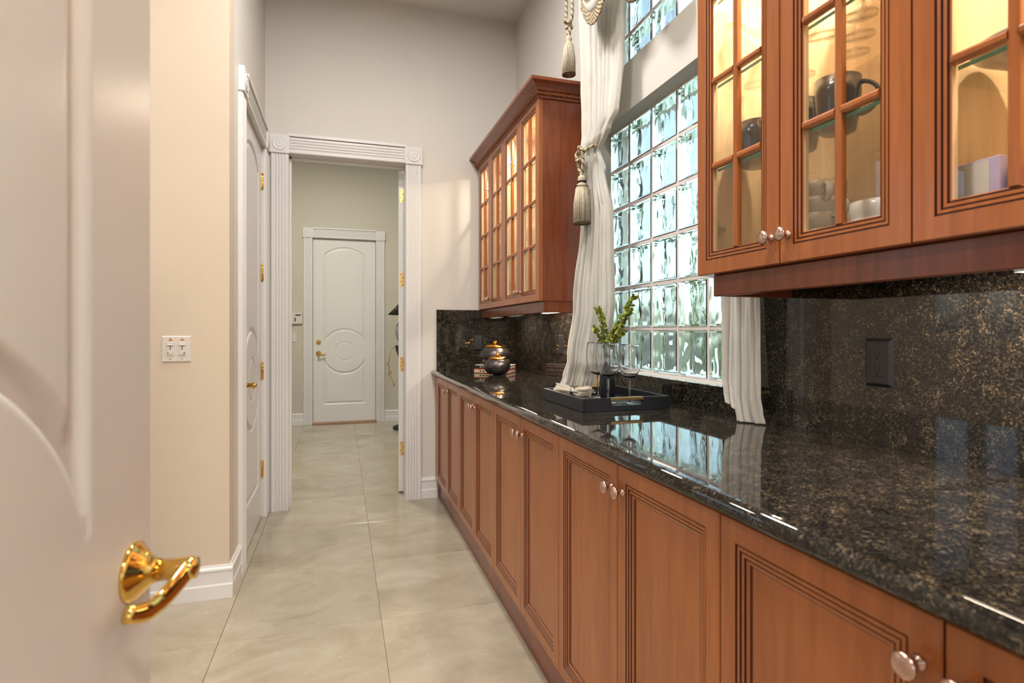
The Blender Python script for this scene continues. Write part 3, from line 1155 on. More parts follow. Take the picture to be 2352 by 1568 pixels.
def wall_cabinet(y0, dw, label, glow=13.0):
    """two glazed doors; the left hand in the photo is the larger y"""
    root = thing('wall_cabinet', (XU, y0, 0), label=label, category='cabinet', group='glazed wall cabinets')
    key = round(dw, 4)
    W = 2 * dw
    if key not in _cache:
        hh = UZT - UZB
        gw = dw - 0.003 - 2 * GI
        rows = [z - UZB for z in ROWS]
        mv = MB()
        mv.prism([(0.004, -0.008), (0.008, -0.008), (0.018, -0.0065), (0.018, 0.0065), (0.008, 0.008), (0.004, 0.008), (0.001, 0.0035), (0.001, -0.0035)][::-1],
                 axes((0, 0, 0), (1, 0, 0), (0, 1, 0), (0, 0, 1)), hh - 2 * GI)
        mh = MB()
        hl = gw / 2 - 0.008
        mh.prism([(0.004, -0.008), (0.008, -0.008), (0.018, -0.0065), (0.018, 0.0065), (0.008, 0.008), (0.004, 0.008), (0.001, 0.0035), (0.001, -0.0035)],
                 axes((0, 0, 0), (1, 0, 0), (0, 0, 1), (0, 1, 0)), hl)
        pw, ph = gw / 2 - 0.004, rows[1] - rows[0] - 0.004
        pane = MB().box(0.0105, 0.0135, 0, pw, 0, ph)
        _cache[key] = (wall_door(dw - 0.003, hh, rows), mv.mesh('muntin', 'cherry'), mh.mesh('muntin', 'cherry'), pane.mesh('pane', 'pane_glass'), gw, rows, pw, hl)
    fm, vm, hm, pm, gw, rows, pw, hl = _cache[key]
    for k in (0, 1):
        d = place('door', fm, root, (0, 0.0015 + k * dw, UZB))
        place('muntin', vm, d, (0, GI + gw / 2, GI))
        for rz in rows[1:4]:
            place('muntin', hm, d, (0, GI, rz))
            place('muntin', hm, d, (0, GI + gw / 2 + 0.008, rz))
        for rr in range(4):
            for cc in (0, 1):
                place('pane', pm, d, (0, GI + cc * gw / 2 + 0.002, rows[rr] + 0.002))
        place('knob', KNOB, d, (0, (dw - 0.003 - 0.024) if k == 0 else 0.024, 0.062))
    # open-fronted box, cherry outside and maple inside
    x0, x1 = 0.0205, XW - XU - 0.001
    z0, z1 = UZB + 0.0, UZT - 0.004
    t = 0.016
    m = MB()
    A = [(x0, 0.0005, z0), (x0, W - 0.0005, z0), (x0, W - 0.0005, z1), (x0, 0.0005, z1)]
    B = [(x1, p[1], p[2]) for p in A]
    C = [(x0, t, z0 + t), (x0, W - t, z0 + t), (x0, W - t, z1 - t), (x0, t, z1 - t)]
    D = [(x1 - 0.008, p[1], p[2]) for p in C]
    m.add(A + B, [(0, 4, 5, 1)[::-1], (1, 5, 6, 2)[::-1], (2, 6, 7, 3)[::-1], (3, 7, 4, 0)[::-1], (4, 5, 6, 7)], 0)
    m.add(C + D, [(0, 4, 5, 1), (1, 5, 6, 2), (2, 6, 7, 3), (3, 7, 4, 0), (4, 5, 6, 7)[::-1]], 1)
    m.add(A + C, [(0, 1, 5, 4)[::-1], (1, 2, 6, 5)[::-1], (2, 3, 7, 6)[::-1], (3, 0, 4, 7)[::-1]], 1)
    m.build('carcass', ['cherry_dark', 'maple'], root)
    for rz in ROWS[1:4]:
        s = MB()
        a0, a1 = 0.034, XW - XU - 0.012
        s.box(a0, a1, t + 0.001, W - t - 0.001, rz - 0.009, rz - 0.001, mat=0)
        s.add([(a0 - 0.0004, t + 0.001, rz - 0.009), (a0 - 0.0004, W - t - 0.001, rz - 0.009), (a0 - 0.0004, W - t - 0.001, rz - 0.001), (a0 - 0.0004, t + 0.001, rz - 0.001)], [(3, 2, 1, 0)], 1)
        s.build('glass_shelf', ['shelf_glass', 'shelf_edge'], root)
    # drilled rows of shelf pin holes on both sides
    hm_ = MB()
    for yy, nn in ((t, 1), (W - t, -1)):
        for xx in (0.055, 0.235):
            for k in range(28):
                z = z0 + 0.06 + k * 0.032
                hm_.lathe([(0.0024, 0), (0.0020, 0.0004), (0, 0.0004)], 8, M=axes((xx, yy + nn * 0.0002, z), (1, 0, 0), (0, 0, -nn), (0, nn, 0)))
    hm_.build('shelf_pin_holes', 'hole_red', root, kind='stuff')
    # hinge plates
    for yy, nn in ((t, 1), (W - t, -1)):
        for z in (UZB + 0.13, UZT - 0.16):
            hh_ = MB()
            hh_.box(0.03, 0.075, min(yy, yy + nn * 0.012), max(yy, yy + nn * 0.012), z - 0.008, z + 0.008, bev=0.002)
            hh_.box(0.040, 0.056, min(yy, yy + nn * 0.005), max(yy, yy + nn * 0.005), z - 0.026, z + 0.026, bev=0.002)
            hh_.build('cup_hinge', 'steel', root)
    # puck light under the cabinet roof
    pk = MB().lathe([(0.034, 0), (0.034, -0.010), (0.028, -0.012), (0, -0.012)][::-1], 24, M=T(0.15, W / 2, z1 - t - 0.001))
    pk.build('puck_light', 'puck', root)
    lt = add_light('puck_lamp', 'AREA', (0.15, W / 2, z1 - t - 0.016), glow, LAMP, size=0.05, spread=PI)
    lt.parent = root
    return root


wc_a = wall_cabinet(1.34 - 2 * UW, UW, 'glazed wall cabinet right of the window with black mugs on its shelf')
wc_b = wall_cabinet(1.34 - 4 * UW, UW, 'glazed wall cabinet at the right frame edge with a lilac box inside')
FU = 0.3225
FY0 = 2.655
wc_c = wall_cabinet(FY0, FU, 'nearer half of the far glazed wall cabinets, beside the left curtain', 5.0)
wc_d = wall_cabinet(FY0 + 2 * FU, FU, 'farther half of the far glazed wall cabinets, against the end wall', 3.2)

# light rails under and crown above the wall cabinets


def light_rail(y0, y1, left_open, right_open, label):
    root = thing('light_rail', (0, 0, 0), label=label, category='moulding', group='light rails under wall cabinets')
    z0, z1 = 1.290, UZB - 0.0005
    xf = XU + 0.028
    m = MB()
    m.box(xf, xf + 0.018, y0, y1, z0, z1, bev=0.0025)
    m.build('front_rail', 'cherry_dark', root)
    if left_open:
        MB().box(xf + 0.0185, XS - 0.001, y0, y0 + 0.018, z0, z1, bev=0.002).build('side_rail', 'cherry_dark', root)
    if right_open:
        MB().box(xf + 0.0185, XS - 0.001, y1 - 0.018, y1, z0, z1, bev=0.002).build('side_rail', 'cherry_dark', root)
    return root


light_rail(FY0 + 0.004, YB - 0.018, True, False, 'reddish wooden light rail under the far wall cabinets')
light_rail(1.34 - 4 * UW, 1.34 - 0.034, False, True, 'reddish wooden light rail under the right wall cabinets')

CROWN = [(0, 0), (0.010, 0), (0.010, 0.012), (0.016, 0.014), (0.016, 0.030), (0.024, 0.034), (0.030, 0.044), (0.044, 0.056), (0.056, 0.062), (0.066, 0.066), (0.066, 0.082), (0, 0.082)]


def crown(y0, y1, label, ret=True):
    """mitred crown: runs along the front and returns along the near (small y) side"""
    root = thing('crown_moulding', (0, 0, 0), label=label, category='moulding', group='crown mouldings on wall cabinets')
    zb = UZT - 0.012
    m = MB()
    xb = XU + 0.0195 - 0.012
    rows = []
    P = CROWN
    rows.append([(xb - p[0], y1, zb + p[1]) for p in P])
    if ret == 'near':
        rows.append([(xb - p[0], y0 - p[0], zb + p[1]) for p in P])
        rows.append([(XW - 0.001, y0 - p[0], zb + p[1]) for p in P])
    elif ret == 'far':
        rows[0] = [(xb - p[0], y0, zb + p[1]) for p in P]
        rows.append([(xb - p[0], y1 + p[0], zb + p[1]) for p in P])
        rows.append([(XW - 0.001, y1 + p[0], zb + p[1]) for p in P])
    else:
        rows.append([(xb - p[0], y0, zb + p[1]) for p in P])
    m.grid(rows, smooth=False, closed_u=True)
    n = len(P)
    m.add(rows[0], [tuple(range(n))])
    m.add(rows[-1], [tuple(range(n))[::-1]])
    m.build('cornice', 'cherry_dark', root)
    gz = MB()
    if ret == 'near':
        gz.box(xb - 0.0168, xb - 0.015, y0 - 0.0168, y1, zb + 0.014, zb + 0.030)
        gz.box(xb - 0.015, XW - 0.002, y0 - 0.0168, y0 - 0.015, zb + 0.014, zb + 0.030)
    else:
        gz.box(xb - 0.0168, xb - 0.015, y0, y1, zb + 0.014, zb + 0.030)
    gz.build('glazed_recess', 'glaze', root)
    # rope bead
    rp = MB()
    a = xb - 0.0185
    za = zb + 0.022
    if ret == 'near':
        segs = [((a, y1, za), (a, y0 - 0.0185, za)), ((a, y0 - 0.0185, za), (XW - 0.002, y0 - 0.0185, za))]
    elif ret == 'far':
        segs = [((a, y0, za), (a, y1 + 0.0185, za)), ((a, y1 + 0.0185, za), (XW - 0.002, y1 + 0.0185, za))]
    else:
        segs = [((a, y1, za), (a, y0, za))]
    for p, q in segs:
        p, q = Vector(p), Vector(q)
        d = q - p
        L = d.length
        d.normalize()
        side = Vector((d.y, -d.x, 0))
        for ph in (0, PI):
            npt = int(L / 0.0032)
            pts = []
            for k in range(npt + 1):
                s = k * L / npt
                an = ph + s * 2 * PI / 0.032
                pts.append(p + d * s + side * 0.0036 * math.cos(an) + Vector((0, 0, 0.0048 * math.sin(an))))
            rp.tube(pts, 0.0034, 5)
    rp.build('rope_bead', 'cherry', root, kind='stuff')
    return root


crown(FY0 + 0.001, YB - 0.001, 'reddish crown moulding with rope bead on the far wall cabinets', ret='near')
crown(1.34 - 4 * UW, 1.34 - 0.001, 'reddish crown moulding on the right wall cabinets, above the frame', ret='far')
# cabinet to end wall filler
MB().box(XU + 0.02, XW - 0.001, FY0 + 4 * FU, YB - 0.001, UZB, UZT - 0.004).build('filler_strip', 'cherry', label='narrow wooden filler strip between far wall cabinets and end wall', category='filler')

# under-cabinet lamps


def under_lamp(y, L, energy, label):
    root = thing('under_cabinet_lamp', (1.10, y, UZB - 0.001), label=label, category='lamp', group='under-cabinet lamps')
    MB().box(-0.03, 0.03, -L / 2, L / 2, -0.022, 0, bev=0.003).build('housing', 'plastic_white', root)
    MB().box(-0.024, 0.024, -L / 2 + 0.01, L / 2 - 0.01, -0.026, -0.0225).build('diffuser', 'diffuser', root)
    l = add_light('under_lamp', 'AREA', (0.0, 0, -0.029), energy, WARM, size=0.05, size_y=L - 0.02, shape='RECTANGLE')
    l.parent = root


under_lamp(2.95, 0.34, 2.2, 'slim lamp under the nearer far wall cabinet')
under_lamp(3.55, 0.34, 1.2, 'slim lamp under the farther far wall cabinet')
under_lamp(0.62, 0.40, 2.6, 'slim lamp under the right wall cabinets')

# ------------------------------------------------------------------ outlets and switches


def outlet(loc, rotz, label):
    """black receptacle, local face looks along -y"""
    root = thing('wall_outlet', loc, rotz, label=label, category='outlet', group='black wall outlets on the granite')
    m = MB()
    w, h = 0.036, 0.0585
    V = [(-w, 0, -h), (w, 0, -h), (w, 0, h), (-w, 0, h), (-w + 0.008, -0.0065, -h + 0.008), (w - 0.008, -0.0065, -h + 0.008), (w - 0.008, -0.0065, h - 0.008), (-w + 0.008, -0.0065, h - 0.008)]
    m.add(V, [(0, 1, 5, 4), (1, 2, 6, 5), (2, 3, 7, 6), (3, 0, 4, 7), (4, 5, 6, 7), (3, 2, 1, 0)])
    m.build('cover_plate', 'plastic_black', root)
    MB().box(-0.0168, 0.0168, -0.0078, -0.006, -0.0335, 0.0335, bev=0.0006).build('receptacle', 'plastic_black', root)
    s = MB()
    for z in (0.018, -0.018):
        s.box(-0.0075, -0.0055, -0.0081, -0.0075, z - 0.001, z + 0.009)
        s.box(0.0055, 0.0075, -0.0081, -0.0075, z, z + 0.008)
        s.lathe([(0.0026, 0), (0.0026, 0.0005), (0, 0.0005)], 10, M=axes((0, -0.0077, z - 0.0085), (1, 0, 0), (0, 0, 1), (0, -1, 0)))
    s.build('slots', 'hole_dark', root)
    for z in (0.047, -0.047):
        MB().lathe([(0.003, 0), (0.0026, 0.001), (0, 0.0012)], 12, M=axes((0, -0.0064, z), (1, 0, 0), (0, 0, 1), (0, -1, 0))).build('screw', 'black_paint', root)


outlet((XS, 1.02, 1.119), -PI / 2, 'black wall outlet under the right wall cabinets')
outlet((XS, 3.05, 1.115), -PI / 2, 'black wall outlet beside the left curtain')
outlet((0.958, YB - 0.0155, 1.112), 0, 'black wall outlet behind the round pots on the end wall')

sw = thing('dimmer_plate', (-0.695, YF, 1.116), 0, label='white double dimmer switch plate on the cream wall', category='switch')
m = MB()
w, h = 0.0575, 0.0575
V = [(-w, 0, -h), (w, 0, -h), (w, 0, h), (-w, 0, h), (-w + 0.004, -0.006, -h + 0.004), (w - 0.004, -0.006, -h + 0.004), (w - 0.004, -0.006, h - 0.004), (-w + 0.004, -0.006, h - 0.004)]
m.add(V, [(0, 1, 5, 4), (1, 2, 6, 5), (2, 3, 7, 6), (3, 0, 4, 7), (4, 5, 6, 7), (3, 2, 1, 0)])
m.build('cover_plate', 'plastic_white', sw)
for sx in (-0.023, 0.023):
    d = MB().box(sx - 0.0158, sx + 0.0158, -0.0085, -0.006, -0.029, 0.031, bev=0.0008).build('dimmer', 'plastic_white', sw)
    MB().box(sx - 0.0014, sx + 0.0014, -0.0089, -0.0083, -0.003, 0.016).build('slot', 'hole_dark', d)
    MB().box(sx - 0.013, sx + 0.013, -0.0135, -0.0085, 0.015, 0.0215, bev=0.0018).build('slider', 'plastic_white', d)
    MB().box(sx - 0.0085, sx + 0.0085, -0.0105, -0.0085, -0.0235, -0.0085, bev=0.0012).build('button', 'plastic_white', d)
    g = 1 if sx < 0 else -1
    MB().box(sx - 0.0085 * g - 0.0012, sx - 0.0085 * g + 0.0012, -0.0107, -0.0084, -0.0225, -0.013).build('button_gap', 'hole_dark', d)
    for z in (0.0465, -0.0435):
        MB().lathe([(0.003, 0), (0.0026, 0.001), (0, 0.0012)], 12, M=axes((sx, -0.006, z), (1, 0, 0), (0, 0, 1), (0, -1, 0))).build('screw', 'steel', sw)
    # remains of a glued label above each dimmer
    gm = MB()
    rnd = random.Random(3 + int(sx > 0))
    pts = []
    for k in range(14):
        a = 2 * PI * k / 14
        rr = rnd.uniform(0.7, 1.1)
        pts.append((sx + 0.001 + 0.011 * rr * math.cos(a), -0.0063, 0.039 + 0.0042 * rr * math.sin(a)))
    gm.add(pts, [tuple(range(14))])
    gm.build('glue_mark', 'glue', sw)

# hall: thermostat and light switch
th = thing('thermostat', (-0.565, YH, 1.355), 0, label='white alarm keypad on the hall wall above the switch', category='keypad')
MB().box(-0.085, 0.085, -0.03, 0, -0.07, 0.07, bev=0.005).build('housing', 'plastic_white', th)
MB().box(0.002, 0.068, -0.0315, -0.03, 0.035, 0.05).build('display', 'screen_dark', th)
MB().box(-0.01, 0.01, -0.0315, -0.03, -0.04, 0.01).build('button_strip', 'screen_blue', th)
ls = thing('light_switch', (-0.585, YH, 1.115), 0, label='white rocker light switch beside the far hall door', category='switch')
MB().box(-0.036, 0.036, -0.006, 0, -0.0585, 0.0585, bev=0.002).build('cover_plate', 'plastic_white', ls)
MB().box(-0.016, 0.016, -0.0095, -0.006, -0.033, 0.033, bev=0.001).build('rocker', 'plastic_white', ls)

# hall: lamp mostly hidden by the open door
lp = thing('hall_lamp', (0.735, 6.9, 0), label='lamp with black patterned shade behind the open hall door', category='lamp')
MB().lathe([(0.195, 1.395), (0.192, 1.393), (0.05, 1.545), (0.052, 1.547), (0.195, 1.399)], 32).build('shade', 'shade_pattern', lp)
MB().lathe([(0.03, 1.022), (0.05, 1.03), (0.09, 1.09), (0.115, 1.18), (0.105, 1.26), (0.05, 1.33), (0.018, 1.36), (0.018, 1.50), (0, 1.505)], 32).build('body', 'lamp_body', lp)
ps = thing('lamp_pedestal', (0.735, 6.9, 0), label='slim dark pedestal carrying the hall lamp', category='pedestal')
MB().lathe([(0.14, 0.0), (0.14, 0.03), (0.06, 0.06), (0.05, 0.8), (0.11, 0.98), (0.115, 1.02), (0, 1.02)], 28).build('column', 'black_paint', ps)
gv = thing('brass_garland', (0.575, 6.86, 0), label='thin gilt leaf garland hanging below the hall lamp', category='garland')
gpts = [(0.035, 0, 1.00), (0.0, 0, 0.97), (-0.022, 0, 0.88), (-0.03, 0, 0.80), (-0.026, 0, 0.72), (-0.012, 0, 0.64), (0.025, 0, 0.57), (0.03, 0, 0.52)]
MB().tube(gpts, 0.005, 6).build('cord', 'brass_satin', gv)
for (x, z, s) in ((-0.05, 0.80, 0.05), (-0.03, 0.76, 0.04), (-0.01, 0.70, 0.05), (-0.035, 0.68, 0.05), (0.03, 0.545, 0.04)):
    MB().tube([(x - 0.0, 0, z - s / 2), (x + 0.004, -0.005, z), (x - 0.004, 0, z + s / 2)], [0.003, 0.016, 0.002], 8, flat=(1, 0.4)).build('leaf', 'gold', gv)

# ------------------------------------------------------------------ tray with its load
tray = thing('tray', (0, 0, ZC + 0.0008), label='black rectangular tray with brass handles on the worktop', category='tray')
tx0, tx1, ty0, ty1, thh, tt = 0.79, 1.135, 1.752, 2.14, 0.045, 0.012
MB().box(tx0 + tt, tx1 - tt, ty0 + tt, ty1 - tt, 0, 0.010).build('base', 'black_paint', tray)
for x0, x1 in ((tx0, tx0 + tt), (tx1 - tt, tx1)):
    MB().box(x0, x1, ty0, ty1, 0, thh, bev=0.0012).build('side', 'black_paint', tray)


def tray_end(y0, y1):
    """end wall with a rounded hand slot"""
    cx, cz, hl, rr = (tx0 + tx1) / 2, 0.027, 0.062, 0.0095
    xa, xb = tx0 + tt + 0.0002, tx1 - tt - 0.0002
    inner = []
    for k in range(9):
        a = -PI / 2 + PI * k / 8
        inner.append((cx + hl - rr + rr * math.cos(a), cz + rr * math.sin(a)))
    for k in range(9):
        a = PI / 2 + PI * k / 8
        inner.append((cx - hl + rr + rr * math.cos(a), cz + rr * math.sin(a)))
    n = len(inner)
    outer = []
    for (x, z) in inner:
        # push each point out to the wall's rectangle
        outer.append((xb if x > cx else xa, thh if z > cz + 0.004 else (0.0 if z < cz - 0.004 else z)))
    m = MB()
    for yy, flip in ((y0, False), (y1, True)):
        V = [(x, yy, z) for x, z in outer] + [(x, yy, z) for x, z in inner]
        F = [(k, (k + 1) % n, n + (k + 1) % n, n + k) for k in range(n)]
        m.add(V, [f[::-1] if flip else f for f in F])
    V = [(x, y0, z) for x, z in inner] + [(x, y1, z) for x, z in inner]
    m.add(V, [(k, (k + 1) % n, n + (k + 1) % n, n + k) for k in range(n)])
    m.box(xa, xb, y0, y1, thh - 0.0002, thh)
    m.build('end_board', 'black_paint', tray)
    MB().box(cx - 0.064, cx + 0.064, y0 - 0.0012, y1 + 0.0012, thh - 0.009, thh + 0.0012, bev=0.0008).build('handle', 'brass_satin', tray)


tray_end(ty0, ty0 + tt)
tray_end(ty1 - tt, ty1)
ZT = ZC + 0.0118


def wine_profile(R=0.046, H=0.224):
    o = [(0.0345, 0), (0.0345, 0.0012), (0.02, 0.0035), (0.008, 0.008), (0.0042, 0.018), (0.0036, 0.05), (0.0042, 0.085), (0.008, 0.095)]
    bowl = []
    for k in range(1, 15):
        t = k / 14
        z = 0.097 + (H - 0.097) * t
        r = R * math.sin(PI * (0.10 + 0.55 * t ** 0.62)) / 1.0
        bowl.append((r, z))
    rt, zt = bowl[-1]
    bowl[-1] = (rt, zt - 0.0006)
    bowl += [(rt - 0.0002, zt - 0.0002), (rt - 0.0006, zt), (rt - 0.0010, zt - 0.0002)]
    inner = [(r - 0.0012, z) for r, z in bowl[-4::-1]] + [(0.006, 0.101), (0, 0.100)]
    return o + bowl + inner


def wine_glass(loc, R, H, label):
    root = thing('wine_glass', loc, label=label, category='wine glass', group='wine glasses on the black tray')
    p = wine_profile(R, H)
    MB().lathe([(0, 0.0945)] + p[7:], 48, cap=False).build('bowl', 'clear_glass', root)
    MB().lathe(p[:8] [:-1] + [(0.0042, 0.092), (0, 0.0943)], 28).build('stem', 'clear_glass', root)
    return root


wine_glass((0.955, 1.885, ZT), 0.0475, 0.224, 'empty wine glass in front of the vase, nearest the camera')
wine_glass((0.966, 1.994, ZT), 0.046, 0.224, 'empty wine glass farthest left on the tray, overlapped by the front glass')
wine_glass((0.998, 1.800, ZT), 0.041, 0.220, 'empty wine glass on the right above the tray handle')

vs = thing('bud_vase', (1.032, 2.045, ZT), label='matte black vase with narrow neck holding green sprigs', category='vase')
MB().lathe([(0.029, 0), (0.030, 0.002), (0.030, 0.098), (0.027, 0.108), (0.016, 0.118), (0.0125, 0.126), (0.012, 0.19), (0.0135, 0.196), (0.0115, 0.196), (0.0105, 0.13), (0, 0.125)], 36).build('body', 'vase_black', vs)

sp = thing('eucalyptus_sprigs', (1.032, 2.045, ZT + 0.13), label='yellow green leafy sprigs standing in the black vase', category='sprigs')
rnd = random.Random(11)
stems = [
    [(0, 0, 0), (0.005, -0.01, 0.09), (0.02, -0.05, 0.16), (0.045, -0.095, 0.235), (0.06, -0.125, 0.275)],
    [(0, 0, 0), (0.0, 0.008, 0.08), (-0.006, 0.022, 0.14), (-0.012, 0.03, 0.20), (-0.02, 0.05, 0.235)],
    [(0, 0, 0), (0.006, -0.02, 0.08), (0.02, -0.06, 0.13), (0.03, -0.10, 0.19), (0.036, -0.14, 0.215)],
    [(0, 0, 0), (-0.005, 0.012, 0.07), (-0.02, 0.035, 0.115), (-0.03, 0.055, 0.15)],
    [(0, 0, 0), (0.01, -0.008, 0.07), (0.03, -0.03, 0.11), (0.04, -0.065, 0.135)],
]
sm = MB()
lf = [MB(), MB()]
for si, st in enumerate(stems):
    sm.tube(st, [0.0022] * (len(st) - 1) + [0.001], 6)
    pts = [Vector(p) for p in st]
    segs = []
    for a, b in zip(pts[:-1], pts[1:]):
        for k in range(12):
            segs.append(a.lerp(b, k / 12))
    for p in segs:
        if p.z < 0.062:
            continue
        for _ in range(3):
            d = Vector((rnd.uniform(-1, 1), rnd.uniform(-1, 1), rnd.uniform(-0.15, 0.9))).normalized()
            e = d.cross(Vector((rnd.uniform(-1, 1), rnd.uniform(-1, 1), rnd.uniform(-1, 1)))).normalized()
            L = rnd.uniform(0.013, 0.020)
            w = L * 0.42
            n = d.cross(e) * 0.0015
            base = p + d * 0.003
            V = [base, base + d * L * 0.3 + e * w * 0.85 + n, base + d * L * 0.65 + e * w + n, base + d * L, base + d * L * 0.65 - e * w + n, base + d * L * 0.3 - e * w * 0.85 + n, base + d * L * 0.5]
            lf[0 if rnd.random() < 0.72 else 1].add(V, [(0, 1, 6), (1, 2, 6), (2, 3, 6), (3, 4, 6), (4, 5, 6), (5, 0, 6)], smooth=True)
sm.build('stems', 'stem', sp)
lf[0].build('leaves', 'leaf', sp, kind='stuff')
lf[1].build('shaded_leaves', 'leaf_shaded', sp, kind='stuff')

# napkin pulled through a ring
npk = thing('napkin', (0.872, 2.02, ZT + 0.030), math.radians(-58), label='beige cloth napkin pinched by a ring on the black tray', category='napkin')
m = MB()
rows = []
for j in range(37):
    v = -1 + 2 * j / 36
    a = abs(v)
    wd = 0.009 + 0.030 * min(1, a * 1.25) ** 0.9 * (1 if a < 0.8 else 1 - 0.5 * (a - 0.8) / 0.2)
    th_ = 0.009 + 0.010 * math.sin(min(1, a * 1.2) * PI * 0.6)
    row = []
    for i in range(40):
        t = 2 * PI * i / 40
        rip = 1 + 0.16 * math.sin(5 * t + 2.2 * v) * min(1, a * 3) + 0.08 * math.sin(9 * t - 3 * v)
        row.append((v * 0.070 + 0.006 * math.sin(3 * t) * a, wd * rip * math.cos(t) + 0.006 * v, th_ * rip * math.sin(t) + 0.012 * a * a * (1 if v < 0 else 0.3)))
    rows.append(row)
m.grid(rows, closed_u=True)
m.add(rows[0], [tuple(range(40))[::-1]])
m.add(rows[-1], [tuple(range(40))])
m.build('cloth', 'napkin_cloth', npk)
MB().lathe([(0.0135, -0.008), (0.0150, -0.006), (0.0150, 0.006), (0.0135, 0.008)], 24, M=axes((0, 0, 0), (0, 1, 0), (0, 0, 1), (1, 0, 0)), cap=False).build('ring', 'steel', npk)

# ------------------------------------------------------------------ books and round pots


def book(loc, rotz, w, d, h, cover, spine, top, label, marks=False):
    """spine along the local -x side"""
    root = thing('book', loc, rotz, label=label, category='book', group='stacked books on the worktop')
    m = MB()
    m.box(-w / 2, w / 2, -d / 2, d / 2, 0, 0.003)
    m.box(-w / 2, w / 2, -d / 2, d / 2, h - 0.003, h, mat=2)
    m.box(-w / 2, w / 2, -d / 2, -d / 2 + 0.003, 0.003, h - 0.003, mat=1)
    m.build('cover', [cover, spine, top], root)
    MB().box(-w / 2 + 0.004, w / 2 - 0.004, -d / 2 + 0.003, d / 2 - 0.005, 0.003, h - 0.003).build('pages', 'paper', root)
    if marks:
        k = MB()
        for i in range(7):
            k.box(-0.08 + i * 0.022, -0.068 + i * 0.022, -d / 2 - 0.0005, -d / 2, h * 0.35, h * 0.65)
        k.build('spine_print', 'book_cream' if spine != 'book_cream' else 'book_black', root)
    return root


book((0.99, 3.61, ZC + 0.001), math.radians(-36), 0.240, 0.165, 0.027, 'book_red', 'book_cream', 'book_red', 'lower book of the stack, cream spine and red cover edges', True)
book((0.992, 3.612, ZC + 0.0285), math.radians(-39), 0.232, 0.16, 0.026, 'book_red', 'book_black', 'paper', 'upper book of the stack, black spine with pale lettering', True)


def pot(loc, R, Hh, seed, tilt, label):
    root = thing('round_pot', loc, seed * 0.7, label=label, category='pot', group='hammered round pots')
    rnd = random.Random(seed)
    o = rnd.uniform(0, 20)
    rows = []
    zt = 0.80
    for j in range(25):
        t = j / 24
        ph = -PI / 2 + (PI / 2 + 0.86) * t
        row = []
        for i in range(48):
            a = 2 * PI * i / 48
            n1 = 1 + 0.05 * noise.noise((2.2 * math.cos(a) + o, 2.2 * math.sin(a), 2.2 * t))
            r = R * math.cos(ph) * n1
            z = Hh * 0.5 * (1 + math.sin(ph) / 0.92) * (1 + 0.02 * math.cos(a + o))
            if j == 0:
                r = R * 0.30
                z = 0
            elif z < 0.004:
                z = 0.001 * j
            row.append((r * math.cos(a), r * math.sin(a), max(0, z)))
        rows.append(row)
    m = MB()
    m.grid(rows, closed_u=True)
    m.add(rows[0], [tuple(range(48))[::-1]])
    m.build('body', 'pewter', root)
    ring = rows[-1]
    lid = MB()
    P = [ring]
    for s, dz in ((1.06, 0.004), (1.03, 0.009), (0.85, 0.012), (0.55, 0.013), (0.2, 0.017), (0.02, 0.018)):
        P.append([(x * s, y * s, z + dz * (R / 0.09) + (0.004 * math.sin(3 * 2 * PI * i / 48 + o) if s > 0.6 else 0)) for i, (x, y, z) in enumerate(ring)])
    lid.grid(P, closed_u=True)
    l = lid.build('lid', 'gold', root)
    zk = ring[0][2] + 0.018 * R / 0.09
    MB().lathe([(0.005, 0), (0.008, 0.002), (0.015, 0.006), (0.018, 0.012), (0.0155, 0.018), (0.008, 0.0225), (0, 0.0235)], 24, M=T(0, 0, zk - 0.003) @ Matrix.Scale(R / 0.105, 4) @ Matrix.Rotation(0.3, 4, 'X')).build('lid_knob', 'gold', l)
    return root


pot((0.949, 3.42, ZC + 0.001), 0.086, 0.112, 2, 0, 'smaller hammered black pot with gold lid in front of the books')
pot((0.992, 3.615, ZC + 0.055), 0.107, 0.125, 5, 0, 'larger hammered black pot with gold lid on top of the books')

# ------------------------------------------------------------------ curtains


